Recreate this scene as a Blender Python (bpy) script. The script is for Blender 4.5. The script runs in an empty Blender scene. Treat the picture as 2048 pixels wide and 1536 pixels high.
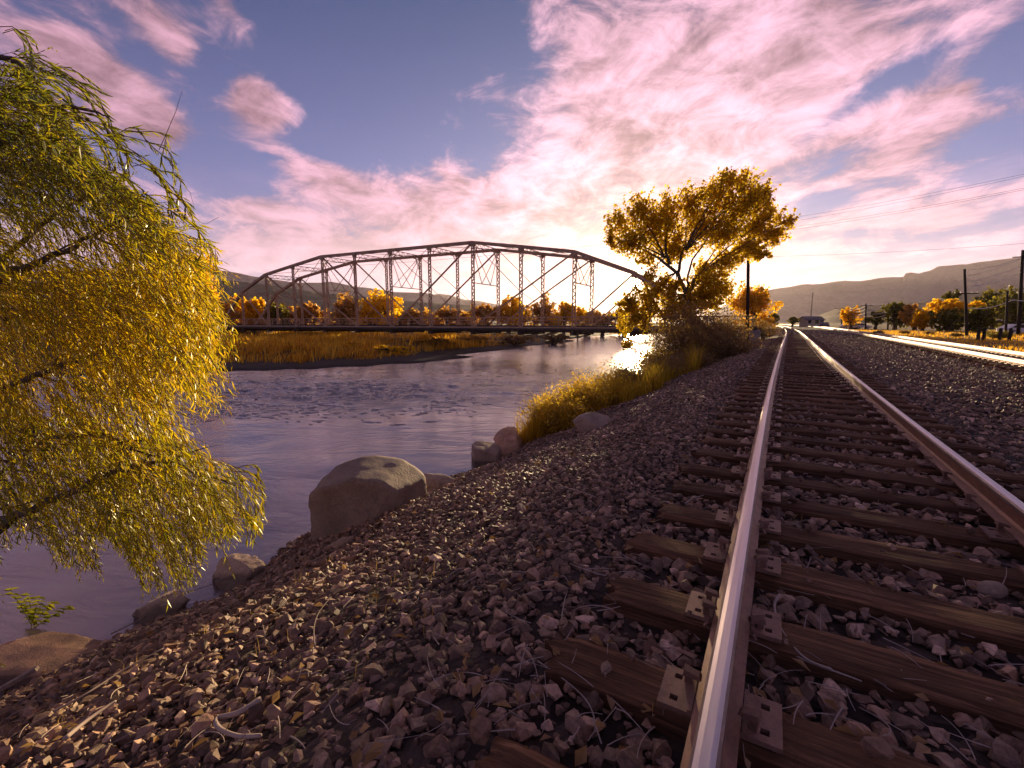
import bpy, bmesh, math, random
import numpy as np
from mathutils import Vector, Matrix

R = math.radians
SC = bpy.context.scene
COL = SC.collection

# ------------------------------------------------------------------ camera
# world: +Y runs along the railway, +X to its right, z = 0 is the top of the wooden ties
FPX, CX, CY = 910.0, 1024.0, 768.0            # photo is 2048 x 1536
YAW, PITCH = R(30.1), R(7.70)                 # left of the railway, downwards
EYE = Vector((0.0, 0.0, 1.29))
FW = Vector((-math.sin(YAW), math.cos(YAW), 0.0))
RT = Vector((math.cos(YAW), math.sin(YAW), 0.0))
UPV = Vector((0, 0, 1))
CF = FW * math.cos(PITCH) - UPV * math.sin(PITCH)
CU = FW * math.sin(PITCH) + UPV * math.cos(PITCH)

cam_data = bpy.data.cameras.new('camera')
cam = bpy.data.objects.new('camera', cam_data)
COL.objects.link(cam)
cam.matrix_world = Matrix((( RT.x, CU.x, -CF.x, EYE.x), (RT.y, CU.y, -CF.y, EYE.y), (RT.z, CU.z, -CF.z, EYE.z), (0, 0, 0, 1)))
cam_data.sensor_width = 36.0
cam_data.lens = 36.0 * FPX / 2048.0
cam_data.clip_start = 0.02
cam_data.clip_end = 60000.0
SC.camera = cam


def ray(px, py):
    d = RT * ((px - CX) / FPX) + CU * ((CY - py) / FPX) + CF
    return d


def W(px, py, Z):
    """point seen at that place of the photo, Z metres ahead (measured along the heading)"""
    d = ray(px, py)
    return EYE + d * (Z / d.dot(FW))


def G(px, py, z):
    """point seen at that place of the photo on the level z"""
    d = ray(px, py)
    return EYE + d * ((z - EYE.z) / d.z)


def azel(px, py):
    d = ray(px, py).normalized()
    return math.atan2(d.x, d.y), math.asin(d.z)


def proj(P):
    """numpy points -> photo px, depth"""
    P = np.asarray(P, float) - np.array(EYE)
    x = P @ np.array(RT); y = P @ np.array(CU); z = P @ np.array(CF)
    zz = np.where(z > 1e-3, z, 1e-3)
    return CX + FPX * x / zz, CY - FPX * y / zz, z


# ------------------------------------------------------------------ light
SUN_AZ, SUN_EL = azel(1272, 566)
SUN = Vector((math.sin(SUN_AZ) * math.cos(SUN_EL), math.cos(SUN_AZ) * math.cos(SUN_EL), math.sin(SUN_EL)))
sun_data = bpy.data.lights.new('sun', 'SUN')
sun_data.energy = 4.5
sun_data.angle = R(0.55)
sun_data.color = (1.0, 0.74, 0.42)
sun = bpy.data.objects.new('sun', sun_data)
COL.objects.link(sun)
sun.rotation_euler = SUN.to_track_quat('Z', 'Y').to_euler()
sun.location = SUN * 50 + Vector((0, 0, 20))

SC.view_settings.view_transform = 'Standard'
SC.view_settings.look = 'None'
SC.view_settings.gamma = 1.0
SC.view_settings.use_curve_mapping = False
SC.view_settings.exposure = 1.3
SC.render.engine = 'CYCLES'
SC.cycles.use_denoising = True
SC.cycles.denoiser = 'OPENIMAGEDENOISE'
SC.cycles.denoising_input_passes = 'RGB_ALBEDO_NORMAL'
SC.cycles.denoising_prefilter = 'ACCURATE'
SC.cycles.max_bounces = 6
SC.cycles.transparent_max_bounces = 16
SC.cycles.sample_clamp_indirect = 6.0
SC.cycles.sample_clamp_direct = 0.0
SC.cycles.caustics_reflective = False
SC.cycles.caustics_refractive = False


class NT:
    """small helper for node trees"""
    def __init__(self, tree):
        self.t = tree
        self.n = tree.nodes
        self.l = tree.links
        self.n.clear()

    def new(self, kind, **kw):
        nd = self.n.new(kind)
        for k, v in kw.items():
            setattr(nd, k, v)
        return nd

    def put(self, sock, v):
        if v is None:
            return
        if hasattr(v, 'is_output'):
            self.l.new(v, sock)
        else:
            sock.default_value = v

    def math(self, op, a=None, b=None, c=None, clamp=False):
        nd = self.new('ShaderNodeMath', operation=op, use_clamp=clamp)
        for i, v in enumerate((a, b, c)):
            self.put(nd.inputs[i], v)
        return nd.outputs[0]

    def vmath(self, op, a=None, b=None, s=None):
        nd = self.new('ShaderNodeVectorMath', operation=op)
        self.put(nd.inputs[0], a)
        self.put(nd.inputs[1], b)
        if s is not None:
            self.put(nd.inputs[3], s)
        return nd.outputs['Value'] if op in ('DOT_PRODUCT', 'LENGTH', 'DISTANCE') else nd.outputs[0]

    def mix(self, f, a, b, blend='MIX', clamp=False):
        nd = self.new('ShaderNodeMix', data_type='RGBA', blend_type=blend)
        nd.clamp_factor = True
        self.put(nd.inputs[0], f)
        self.put(nd.inputs[6], a)
        self.put(nd.inputs[7], b)
        return nd.outputs[2]

    def noise(self, vec, scale, detail=4.0, rough=0.55, dist=0.0, lac=2.0):
        nd = self.new('ShaderNodeTexNoise')
        self.put(nd.inputs['Vector'], vec)
        nd.inputs['Scale'].default_value = scale
        nd.inputs['Detail'].default_value = detail
        nd.inputs['Roughness'].default_value = rough
        nd.inputs['Lacunarity'].default_value = lac
        nd.inputs['Distortion'].default_value = dist
        return nd.outputs['Fac'], nd.outputs['Color']

    def mapping(self, vec, loc=(0, 0, 0), rot=(0, 0, 0), scale=(1, 1, 1), kind='POINT'):
        nd = self.new('ShaderNodeMapping', vector_type=kind)
        self.put(nd.inputs[0], vec)
        nd.inputs[1].default_value = loc
        nd.inputs[2].default_value = rot
        nd.inputs[3].default_value = scale
        return nd.outputs[0]

    def ramp(self, f, stops, interp='LINEAR'):
        nd = self.new('ShaderNodeValToRGB')
        cr = nd.color_ramp
        cr.interpolation = interp
        while len(cr.elements) < len(stops):
            cr.elements.new(0.5)
        for e, (p, c) in zip(cr.elements, stops):
            e.position = p
            e.color = (*c, 1.0) if len(c) == 3 else c
        self.put(nd.inputs[0], f)
        return nd.outputs[0]

    def range(self, v, a, b, c=0.0, d=1.0, smooth=True):
        nd = self.new('ShaderNodeMapRange', interpolation_type='SMOOTHSTEP' if smooth else 'LINEAR')
        nd.clamp = True
        self.put(nd.inputs[0], v)
        for i, x in enumerate((a, b, c, d)):
            self.put(nd.inputs[i + 1], x)
        return nd.outputs[0]


def c4(r, g, b):
    return (r, g, b, 1.0)


def srgb(r, g, b):
    f = lambda v: (v / 255 / 12.92) if v / 255 <= 0.04045 else ((v / 255 + 0.055) / 1.055) ** 2.4
    return (f(r), f(g), f(b), 1.0)


# ------------------------------------------------------------------ sky
def make_world():
    w = bpy.data.worlds.new('World')
    SC.world = w
    w.use_nodes = True
    N = NT(w.node_tree)
    tc = N.new('ShaderNodeTexCoord')
    d = N.vmath('NORMALIZE', tc.outputs['Generated'])
    sep = N.new('ShaderNodeSeparateXYZ')
    N.put(sep.inputs[0], d)
    dx, dy, dz = sep.outputs
    az = N.math('ARCTAN2', dx, dy)
    el = N.math('ARCSINE', dz)
    comb = N.new('ShaderNodeCombineXYZ')
    N.put(comb.inputs[0], az)
    N.put(comb.inputs[1], el)
    ae = comb.outputs[0]
    cosg = N.vmath('DOT_PRODUCT', d, tuple(SUN))
    # clear sky
    sky = N.new('ShaderNodeTexSky', sky_type='NISHITA')
    sky.sun_disc = False
    sky.sun_elevation = SUN_EL
    sky.sun_rotation = SUN_AZ
    sky.altitude = 1500.0
    sky.air_density = 1.0
    sky.dust_density = 0.6
    sky.ozone_density = 2.5
    base = sky.outputs[0]
    # cloud layer, streets running towards azimuth -41 degrees
    zden = N.math('ADD', N.math('ABSOLUTE', dz), 0.13)
    px = N.math('DIVIDE', dx, zden)
    py = N.math('DIVIDE', dy, zden)
    pc = N.new('ShaderNodeCombineXYZ')
    N.put(pc.inputs[0], px)
    N.put(pc.inputs[1], py)
    plane = pc.outputs[0]
    lay = N.mapping(plane, rot=(0, 0, R(-41)), kind='POINT')
    lay = N.mapping(lay, scale=(1.0, 0.55, 1.0))
    warp = N.noise(lay, 0.9, 2.0, 0.5)[1]
    wv = N.vmath('SUBTRACT', warp, (0.5, 0.5, 0.5))
    layw = N.vmath('ADD', lay, N.vmath('SCALE', wv, s=0.9))
    big = N.noise(layw, 0.85, 3.0, 0.58)[0]
    fine = N.noise(layw, 2.6, 5.0, 0.64, 0.25)[0]
    rag = N.noise(N.mapping(ae, rot=(0, 0, R(25)), scale=(1.0, 2.2, 1.0)), 9.0, 7.0, 0.66, 0.5)[0]
    fine = N.math('ADD', N.math('MULTIPLY', fine, 0.5), N.math('MULTIPLY', rag, 0.5))
    # where the photograph has cloud (positive) and open blue (negative): px centre, radii, tilt
    blobs = [
        (1550, 230, 900, 420, 0, 0.42), (1100, 500, 1200, 190, 0, 0.35),
        (1250, 150, 420, 330, -25, 0.62), (1560, 60, 480, 220, -8, 0.55), (1180, 330, 300, 220, 20, 0.35),
        (1820, 290, 420, 150, 22, 0.35), (1900, 430, 380, 140, 12, 0.30), (1450, 480, 500, 180, 0, 0.45),
        (528, 208, 125, 100, -15, 1.15), (150, 110, 340, 120, -38, 0.58), (340, 70, 240, 110, -38, 0.46),
        (300, 235, 200, 85, -35, 0.58), (680, 370, 210, 70, -18, 0.62), (520, 425, 150, 55, 0, 0.55),
        (560, 500, 420, 85, 0, 0.75), (900, 400, 330, 110, 0, 0.50), (1000, 510, 500, 120, 0, 0.6),
        (450, 0, 150, 90, -40, 0.35), (720, 290, 70, 35, 10, 0.28), (920, 370, 80, 22, -38, 0.5),
        (720, 200, 260, 190, 0, -1.0), (425, 150, 70, 80, -20, -0.75), (470, 330, 130, 60, 0, -0.6), (640, 290, 120, 50, 0, -0.5), (1650, 250, 190, 50, 20, -0.35), (1330, 290, 110, 26, 18, -0.4), (1490, 235, 160, 40, 25, -0.3), (860, 60, 260, 130, 0, -0.55), (420, 330, 150, 70, 0, -0.55),
        (560, 60, 130, 110, -30, -0.45), (1790, 150, 230, 60, 18, -0.7), (2030, 120, 140, 90, 20, -0.95),
        (1980, 350, 190, 40, 10, -0.55), (1620, 410, 170, 40, 8, -0.42), (60, 20, 160, 60, 0, -0.5),
        (30, 420, 300, 150, 0, -0.3), (1040, 120, 110, 120, -20, -0.35), (1850, 210, 300, 28, 12, 0.5),
    ]
    acc = None
    for (bx, by, rx, ry, rot, amp) in blobs:
        a0, e0 = azel(bx, by)
        a1, e1 = azel(bx + rx, by)
        a2, e2 = azel(bx, by - ry)
        sx = max(0.02, abs(a1 - a0)) * 1.15
        sy = max(0.015, math.hypot(e2 - e0, 0)) * 1.15
        v = N.mapping(ae, loc=(a0, e0, 0), rot=(0, 0, R(rot)), scale=(sx, sy, 1), kind='TEXTURE')
        g = N.new('ShaderNodeTexGradient', gradient_type='QUADRATIC_SPHERE')
        N.put(g.inputs[0], v)
        acc = N.math('MULTIPLY_ADD', g.outputs['Fac'], amp * 1.0, acc if acc is not None else 0.0)
    f = N.math('MULTIPLY_ADD', big, 0.85, acc)
    f = N.math('MULTIPLY_ADD', N.math('MULTIPLY_ADD', fine, 2.1, -0.55), 0.95, f)
    cov = N.range(f, 0.84, 1.28)
    # thin veil near the horizon
    veil = N.range(el, 0.30, 0.02)
    cov = N.math('MAXIMUM', cov, N.math('MULTIPLY', veil, N.range(fine, 0.30, 0.62, 0.45, 0.95)))
    # cloud light: forward scattering round the sun, mauve and dimmer away from it
    g1 = N.math('POWER', N.math('MAXIMUM', cosg, 0.0), 6.0)
    g2 = N.math('POWER', N.math('MAXIMUM', cosg, 0.0), 40.0)
    body = N.range(fine, 0.36, 0.66)
    ccol = N.mix(g1, c4(0.265, 0.145, 0.195), c4(0.47, 0.275, 0.37))
    ccol = N.mix(g2, ccol, c4(0.58, 0.40, 0.40))
    shade = N.math('MULTIPLY_ADD', body, 0.95, 0.34)
    ccol = N.mix(1.0, ccol, shade, 'MULTIPLY')
    ccol = N.mix(N.math('MULTIPLY', veil, 0.75), ccol, N.mix(g1, c4(0.46, 0.31, 0.38), c4(0.54, 0.37, 0.36)))
    # clear part: strength and the violet cast of the dusk
    sky_s = N.mix(1.0, base, c4(0.0165, 0.031, 0.047), 'MULTIPLY')
    lift = N.range(el, 0.75, 0.05)
    sky_s = N.mix(1.0, sky_s, N.mix(lift, c4(0.0, 0.0, 0.0), c4(0.070, 0.038, 0.068)), 'ADD')
    col = N.mix(cov, sky_s, ccol)
    # aureole and the disc of the sun itself
    g3 = N.math('POWER', N.math('MAXIMUM', cosg, 0.0), 160.0)
    g4 = N.math('POWER', N.math('MAXIMUM', cosg, 0.0), 4000.0)
    col = N.mix(1.0, col, N.vmath('SCALE', (0.24, 0.14, 0.06), s=g3), 'ADD')
    col = N.mix(1.0, col, N.vmath('SCALE', (4.0, 2.9, 1.6), s=g4), 'ADD')
    g5 = N.math('POWER', N.math('MAXIMUM', cosg, 0.0), 30.0)
    col = N.mix(1.0, col, N.vmath('SCALE', (0.07, 0.035, 0.015), s=g5), 'ADD')
    disc = N.range(cosg, math.cos(R(0.50)), math.cos(R(0.34)))
    col = N.mix(1.0, col, N.vmath('SCALE', (40.0, 31.0, 20.0), s=disc), 'ADD')
    # below the horizon: dull earth
    col = N.mix(N.range(el, -0.02, -0.08), col, c4(0.06, 0.05, 0.05))
    bg = N.new('ShaderNodeBackground')
    N.put(bg.inputs[0], col)
    bg.inputs[1].default_value = 1.0
    out = N.new('ShaderNodeOutputWorld')
    N.l.new(bg.outputs[0], out.inputs[0])
    w.cycles.sampling_method = 'MANUAL'
    w.cycles.sample_map_resolution = 1024


make_world()


# ------------------------------------------------------------------ helpers
rng = np.random.default_rng(11)
random.seed(5)
ZW = -2.16                                     # river level


def tag(o, label=None, cat=None, group=None, kind=None):
    if label: o['label'] = label
    if cat: o['category'] = cat
    if group: o['group'] = group
    if kind: o['kind'] = kind
    return o


def link(o, parent=None):
    COL.objects.link(o)
    if parent is not None:
        o.parent = parent
    return o


def empty(name, loc=(0, 0, 0), rz=0.0, parent=None):
    o = bpy.data.objects.new(name, None)
    o.empty_display_size = 0.2
    o.location = loc
    o.rotation_euler = (0, 0, rz)
    return link(o, parent)


class MB:
    """mesh builder: collects verts / faces (any n-gons), optional per-face value and material index"""
    def __init__(self):
        self.v, self.f, self.m, self.a = [], [], [], []

    def add(self, vs, fs, mi=0, a=0.0):
        b = len(self.v)
        self.v += [tuple(p) for p in vs]
        for f in fs:
            self.f.append([b + i for i in f])
            self.m.append(mi)
            self.a.append(a)

    def box(self, lo, hi, mi=0, M=None):
        x0, y0, z0 = lo; x1, y1, z1 = hi
        vs = [(x0, y0, z0), (x1, y0, z0), (x1, y1, z0), (x0, y1, z0), (x0, y0, z1), (x1, y0, z1), (x1, y1, z1), (x0, y1, z1)]
        if M is not None:
            vs = [tuple(M @ Vector(p)) for p in vs]
        self.add(vs, [(3, 2, 1, 0), (4, 5, 6, 7), (0, 1, 5, 4), (1, 2, 6, 5), (2, 3, 7, 6), (3, 0, 4, 7)], mi)

    def bar(self, p, q, w, h, mi=0, up=(0, 0, 1)):
        """square bar from p to q, w across, h along the up side"""
        p, q = Vector(p), Vector(q)
        d = (q - p)
        L = d.length
        d.normalize()
        u = Vector(up)
        s = d.cross(u)
        if s.length < 1e-4:
            s = d.cross(Vector((1, 0, 0)))
        s.normalize()
        u = s.cross(d)
        vs = []
        for e in (p, q):
            for (a, b) in ((-1, -1), (1, -1), (1, 1), (-1, 1)):
                vs.append(tuple(e + s * (a * w / 2) + u * (b * h / 2)))
        self.add(vs, [(3, 2, 1, 0), (4, 5, 6, 7), (0, 1, 5, 4), (1, 2, 6, 5), (2, 3, 7, 6), (3, 0, 4, 7)], mi)

    def tube(self, pts, rad, n=6, mi=0, cap=True):
        pts = [Vector(p) for p in pts]
        m = len(pts)
        if not hasattr(rad, '__len__'):
            rad = [rad] * m
        vs, fs = [], []
        ref = Vector((0, 0, 1))
        t0 = (pts[1] - pts[0]).normalized()
        if abs(t0.dot(ref)) > 0.95:
            ref = Vector((1, 0, 0))
        s = t0.cross(ref).normalized()
        for i in range(m):
            t = (pts[min(i + 1, m - 1)] - pts[max(i - 1, 0)])
            if t.length < 1e-9:
                t = t0
            t = t.normalized()
            s = (s - t * s.dot(t))
            s = s.normalized() if s.length > 1e-6 else t.orthogonal().normalized()
            b = t.cross(s)
            for k in range(n):
                a = 2 * math.pi * k / n
                vs.append(tuple(pts[i] + (s * math.cos(a) + b * math.sin(a)) * rad[i]))
        for i in range(m - 1):
            for k in range(n):
                k2 = (k + 1) % n
                fs.append((i * n + k, i * n + k2, (i + 1) * n + k2, (i + 1) * n + k))
        if cap:
            fs.append(tuple(range(n - 1, -1, -1)))
            fs.append(tuple((m - 1) * n + k for k in range(n)))
        self.add(vs, fs, mi)

    def mesh(self, name, mats, smooth=False):
        me = bpy.data.meshes.new(name)
        me.from_pydata(self.v, [], self.f)
        for m in (mats if isinstance(mats, (list, tuple)) else [mats]):
            me.materials.append(m)
        if len(me.materials) > 1:
            me.polygons.foreach_set('material_index', self.m)
        if smooth:
            me.polygons.foreach_set('use_smooth', [True] * len(me.polygons))
        me.update()
        return me

    def build(self, name, mats, parent=None, smooth=False):
        o = bpy.data.objects.new(name, self.mesh(name, mats, smooth))
        return link(o, parent)


def np_mesh(name, V, F, mat, rnd=None, smooth=False, extra=None):
    """big mesh from arrays; F is (n,3) or (n,4); rnd per-face value"""
    V = np.asarray(V, np.float32).reshape(-1, 3)
    F = np.asarray(F, np.int32)
    me = bpy.data.meshes.new(name)
    me.vertices.add(len(V))
    me.vertices.foreach_set('co', V.ravel())
    k = F.shape[1]
    me.loops.add(F.size)
    me.loops.foreach_set('vertex_index', F.ravel())
    me.polygons.add(len(F))
    me.polygons.foreach_set('loop_start', np.arange(0, F.size, k, dtype=np.int32))
    me.polygons.foreach_set('loop_total', np.full(len(F), k, np.int32))
    me.polygons.foreach_set('use_smooth', np.full(len(F), smooth, bool))
    for m in (mat if isinstance(mat, (list, tuple)) else [mat]):
        me.materials.append(m)
    if rnd is not None:
        a = me.attributes.new('rnd', 'FLOAT', 'FACE')
        a.data.foreach_set('value', np.asarray(rnd, np.float32))
    if extra:
        for nm, arr in extra.items():
            a = me.attributes.new(nm, 'FLOAT', 'POINT')
            a.data.foreach_set('value', np.asarray(arr, np.float32))
    me.update(calc_edges=True)
    me.validate()
    return me


def np_obj(name, V, F, mat, parent=None, **kw):
    return link(bpy.data.objects.new(name, np_mesh(name, V, F, mat, **kw)), parent)


# value noise on arrays
_perm = np.random.default_rng(3).random((256, 256)).astype(np.float64)


def vnoise(x, y):
    xi = np.floor(x).astype(int); yi = np.floor(y).astype(int)
    fx = x - xi; fy = y - yi
    fx = fx * fx * (3 - 2 * fx); fy = fy * fy * (3 - 2 * fy)
    a = _perm[xi % 256, yi % 256]; b = _perm[(xi + 1) % 256, yi % 256]
    c = _perm[xi % 256, (yi + 1) % 256]; d = _perm[(xi + 1) % 256, (yi + 1) % 256]
    return (a * (1 - fx) + b * fx) * (1 - fy) + (c * (1 - fx) + d * fx) * fy


def fbm(x, y, oct=4, gain=0.5):
    s = 0.0; a = 1.0; t = 0.0
    for o in range(oct):
        s = s + a * (vnoise(x * 2 ** o + 17.3 * o, y * 2 ** o + 5.1 * o) - 0.5)
        t += a; a *= gain
    return s / t * 2


def sstep(x, a, b):
    t = np.clip((x - a) / (b - a), 0, 1)
    return t * t * (3 - 2 * t)


# ------------------------------------------------------------------ materials
def principled(name):
    m = bpy.data.materials.new(name)
    m.use_nodes = True
    N = NT(m.node_tree)
    b = N.new('ShaderNodeBsdfPrincipled')
    o = N.new('ShaderNodeOutputMaterial')
    N.l.new(b.outputs[0], o.inputs[0])
    return m, N, b


def mat_basic(name, c1, c2, scale=6.0, rough=0.8, metal=0.0, bump=0.3, stretch=(1, 1, 1), spec=0.3, detail=6.0, dist=0.02, coord='Object', rnd=0.0):
    m, N, b = principled(name)
    tc = N.new('ShaderNodeTexCoord')
    v = N.mapping(tc.outputs[coord], scale=stretch)
    f, _ = N.noise(v, scale, detail, 0.62)
    f2, _ = N.noise(v, scale * 5.3, 4.0, 0.6)
    t = N.math('ADD', N.math('MULTIPLY', f, 0.65), N.math('MULTIPLY', f2, 0.35))
    if rnd:
        oi = N.new('ShaderNodeObjectInfo')
        t = N.math('MULTIPLY_ADD', N.math('SUBTRACT', oi.outputs['Random'], 0.5), rnd, t)
    col = N.mix(N.range(t, 0.30, 0.70), c4(*c1), c4(*c2))
    N.put(b.inputs['Base Color'], col)
    b.inputs['Roughness'].default_value = rough
    b.inputs['Metallic'].default_value = metal
    b.inputs['Specular IOR Level'].default_value = spec
    if bump:
        bp = N.new('ShaderNodeBump')
        bp.inputs['Strength'].default_value = bump
        bp.inputs['Distance'].default_value = dist
        N.put(bp.inputs['Height'], t)
        N.l.new(bp.outputs[0], b.inputs['Normal'])
    return m


def mat_leaf(name, stops, trans=0.55, gloss=0.25):
    """thin leaves: reflect, let light through and shine a little; colour differs leaf by leaf"""
    m = bpy.data.materials.new(name)
    m.use_nodes = True
    N = NT(m.node_tree)
    at = N.new('ShaderNodeAttribute')
    at.attribute_name = 'rnd'
    col = N.ramp(at.outputs['Fac'], stops)
    df = N.new('ShaderNodeBsdfDiffuse')
    tr = N.new('ShaderNodeBsdfTranslucent')
    gl = N.new('ShaderNodeBsdfGlossy')
    N.put(df.inputs[0], col)
    tcol = N.mix(1.0, col, c4(1.08, 1.08, 0.6), 'MULTIPLY')
    N.put(tr.inputs[0], tcol)
    gl.inputs['Roughness'].default_value = 0.42
    gl.inputs[0].default_value = c4(0.9, 0.9, 0.85)
    ms = N.new('ShaderNodeMixShader')
    ms.inputs[0].default_value = trans
    N.l.new(df.outputs[0], ms.inputs[1])
    N.l.new(tr.outputs[0], ms.inputs[2])
    fr = N.new('ShaderNodeFresnel')
    fr.inputs[0].default_value = 1.4
    ms2 = N.new('ShaderNodeMixShader')
    N.put(ms2.inputs[0], N.math('MULTIPLY', fr.outputs[0], gloss, clamp=True))
    N.l.new(ms.outputs[0], ms2.inputs[1])
    N.l.new(gl.outputs[0], ms2.inputs[2])
    o = N.new('ShaderNodeOutputMaterial')
    N.l.new(ms2.outputs[0], o.inputs[0])
    return m


M = {}
M['steel'] = mat_basic('polished_rail_steel', (0.60, 0.51, 0.50), (0.76, 0.66, 0.65), 40, 0.46, 1.0, 0.05, (1, 0.03, 1), 0.5, dist=0.002)
M['worn'] = mat_basic('dull_worn_rail_edge', (0.20, 0.15, 0.13), (0.40, 0.32, 0.29), 50, 0.5, 0.8, 0.2, (1, 0.2, 1), 0.5, dist=0.002)
M['rust'] = mat_basic('rusty_rail_steel', (0.160, 0.076, 0.046), (0.319, 0.150, 0.090), 30, 0.50, 0.35, 0.3, (1, 0.4, 1), 0.5, dist=0.002)
M['plate'] = mat_basic('rusty_plate_steel', (0.177, 0.096, 0.066), (0.354, 0.203, 0.141), 25, 0.62, 0.25, 0.25, spec=0.4, dist=0.002, rnd=0.25)
M['bridge'] = mat_basic('weathered_bridge_steel', (0.318, 0.205, 0.127), (0.583, 0.378, 0.237), 1.2, 0.65, 0.2, 0.1, spec=0.3)
M['deck'] = mat_basic('dark_deck_timber', (0.05, 0.036, 0.028), (0.12, 0.088, 0.066), 2.0, 0.85, 0, 0.2)
M['concrete'] = mat_basic('old_concrete', (0.140, 0.117, 0.100), (0.280, 0.233, 0.199), 1.5, 0.9, 0, 0.3, spec=0.2)
M['bark'] = mat_basic('grey_brown_bark', (0.054, 0.040, 0.029), (0.169, 0.129, 0.091), 9, 0.9, 0, 0.8, (1, 1, 0.25), 0.15)
M['twig'] = mat_basic('bleached_twig', (0.22, 0.16, 0.13), (0.44, 0.34, 0.28), 20, 0.8, 0, 0.2, spec=0.25, dist=0.003, rnd=0.6)
M['yellowtwig'] = mat_basic('yellow_willow_twig', (0.20, 0.13, 0.03), (0.34, 0.23, 0.06), 20, 0.7, 0, 0.0)
M['pole'] = mat_basic('creosoted_pole_wood', (0.02, 0.015, 0.013), (0.055, 0.042, 0.035), 5, 0.9, 0, 0.5, (1, 1, 0.1), 0.2)
M['wire'] = mat_basic('bare_wire', (0.66, 0.60, 0.56), (0.78, 0.72, 0.68), 5, 0.4, 0.5, 0.0)
M['darkwire'] = mat_basic('dark_cable', (0.03, 0.03, 0.03), (0.05, 0.05, 0.05), 5, 0.6, 0.0, 0.0)


def mat_tie():
    m, N, b = principled('weathered_tie_wood')
    tc = N.new('ShaderNodeTexCoord')
    oi = N.new('ShaderNodeObjectInfo')
    off = N.vmath('SCALE', (13.0, 7.0, 3.0), s=oi.outputs['Random'])
    p = N.vmath('ADD', tc.outputs['Object'], off)
    g = N.noise(N.mapping(p, scale=(1.6, 34, 34)), 1.0, 7.0, 0.7, 0.6)[0]
    g2 = N.noise(N.mapping(p, scale=(7, 120, 120)), 1.0, 3.0, 0.6)[0]
    big = N.noise(p, 2.2, 3.0)[0]
    t = N.math('ADD', N.math('MULTIPLY', g, 0.6), N.math('MULTIPLY', g2, 0.25))
    t = N.math('MULTIPLY_ADD', big, 0.3, t)
    col = N.ramp(t, [(0.36, (0.018, 0.008, 0.004)), (0.52, (0.129, 0.059, 0.029)), (0.66, (0.255, 0.122, 0.059)), (0.82, (0.399, 0.206, 0.108))])
    dk = N.range(oi.outputs['Random'], 0.0, 1.0, 0.7, 1.25, False)
    col = N.mix(1.0, col, dk, 'MULTIPLY')
    N.put(b.inputs['Base Color'], col)
    b.inputs['Roughness'].default_value = 0.86
    b.inputs['Specular IOR Level'].default_value = 0.25
    bp = N.new('ShaderNodeBump')
    bp.inputs['Strength'].default_value = 0.9
    bp.inputs['Distance'].default_value = 0.012
    N.put(bp.inputs['Height'], N.range(g, 0.34, 0.62))
    N.l.new(bp.outputs[0], b.inputs['Normal'])
    return m


def mat_stone():
    m, N, b = principled('crushed_ballast_stone')
    tc = N.new('ShaderNodeTexCoord')
    at = N.new('ShaderNodeAttribute')
    at.attribute_name = 'rnd'
    oi = N.new('ShaderNodeObjectInfo')
    h = N.math('FRACT', N.math('ADD', at.outputs['Fac'], oi.outputs['Random']))
    geo = N.new('ShaderNodeNewGeometry')
    f = N.noise(geo.outputs['Position'], 38, 6, 0.68)[0]
    col = N.ramp(h, [(0.0, (0.112, 0.065, 0.042)), (0.22, (0.181, 0.109, 0.069)), (0.45, (0.264, 0.167, 0.111)), (0.62, (0.215, 0.117, 0.070)), (0.78, (0.348, 0.222, 0.148)), (0.92, (0.445, 0.257, 0.161)), (1.0, (0.723, 0.469, 0.321))], 'EASE')
    col = N.mix(1.0, col, N.range(f, 0.25, 0.75, 0.55, 1.4), 'MULTIPLY')
    N.put(b.inputs['Base Color'], col)
    b.inputs['Roughness'].default_value = 0.66
    b.inputs['Specular IOR Level'].default_value = 0.35
    bp = N.new('ShaderNodeBump')
    bp.inputs['Strength'].default_value = 0.55
    bp.inputs['Distance'].default_value = 0.008
    N.put(bp.inputs['Height'], f)
    N.l.new(bp.outputs[0], b.inputs['Normal'])
    return m


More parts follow.
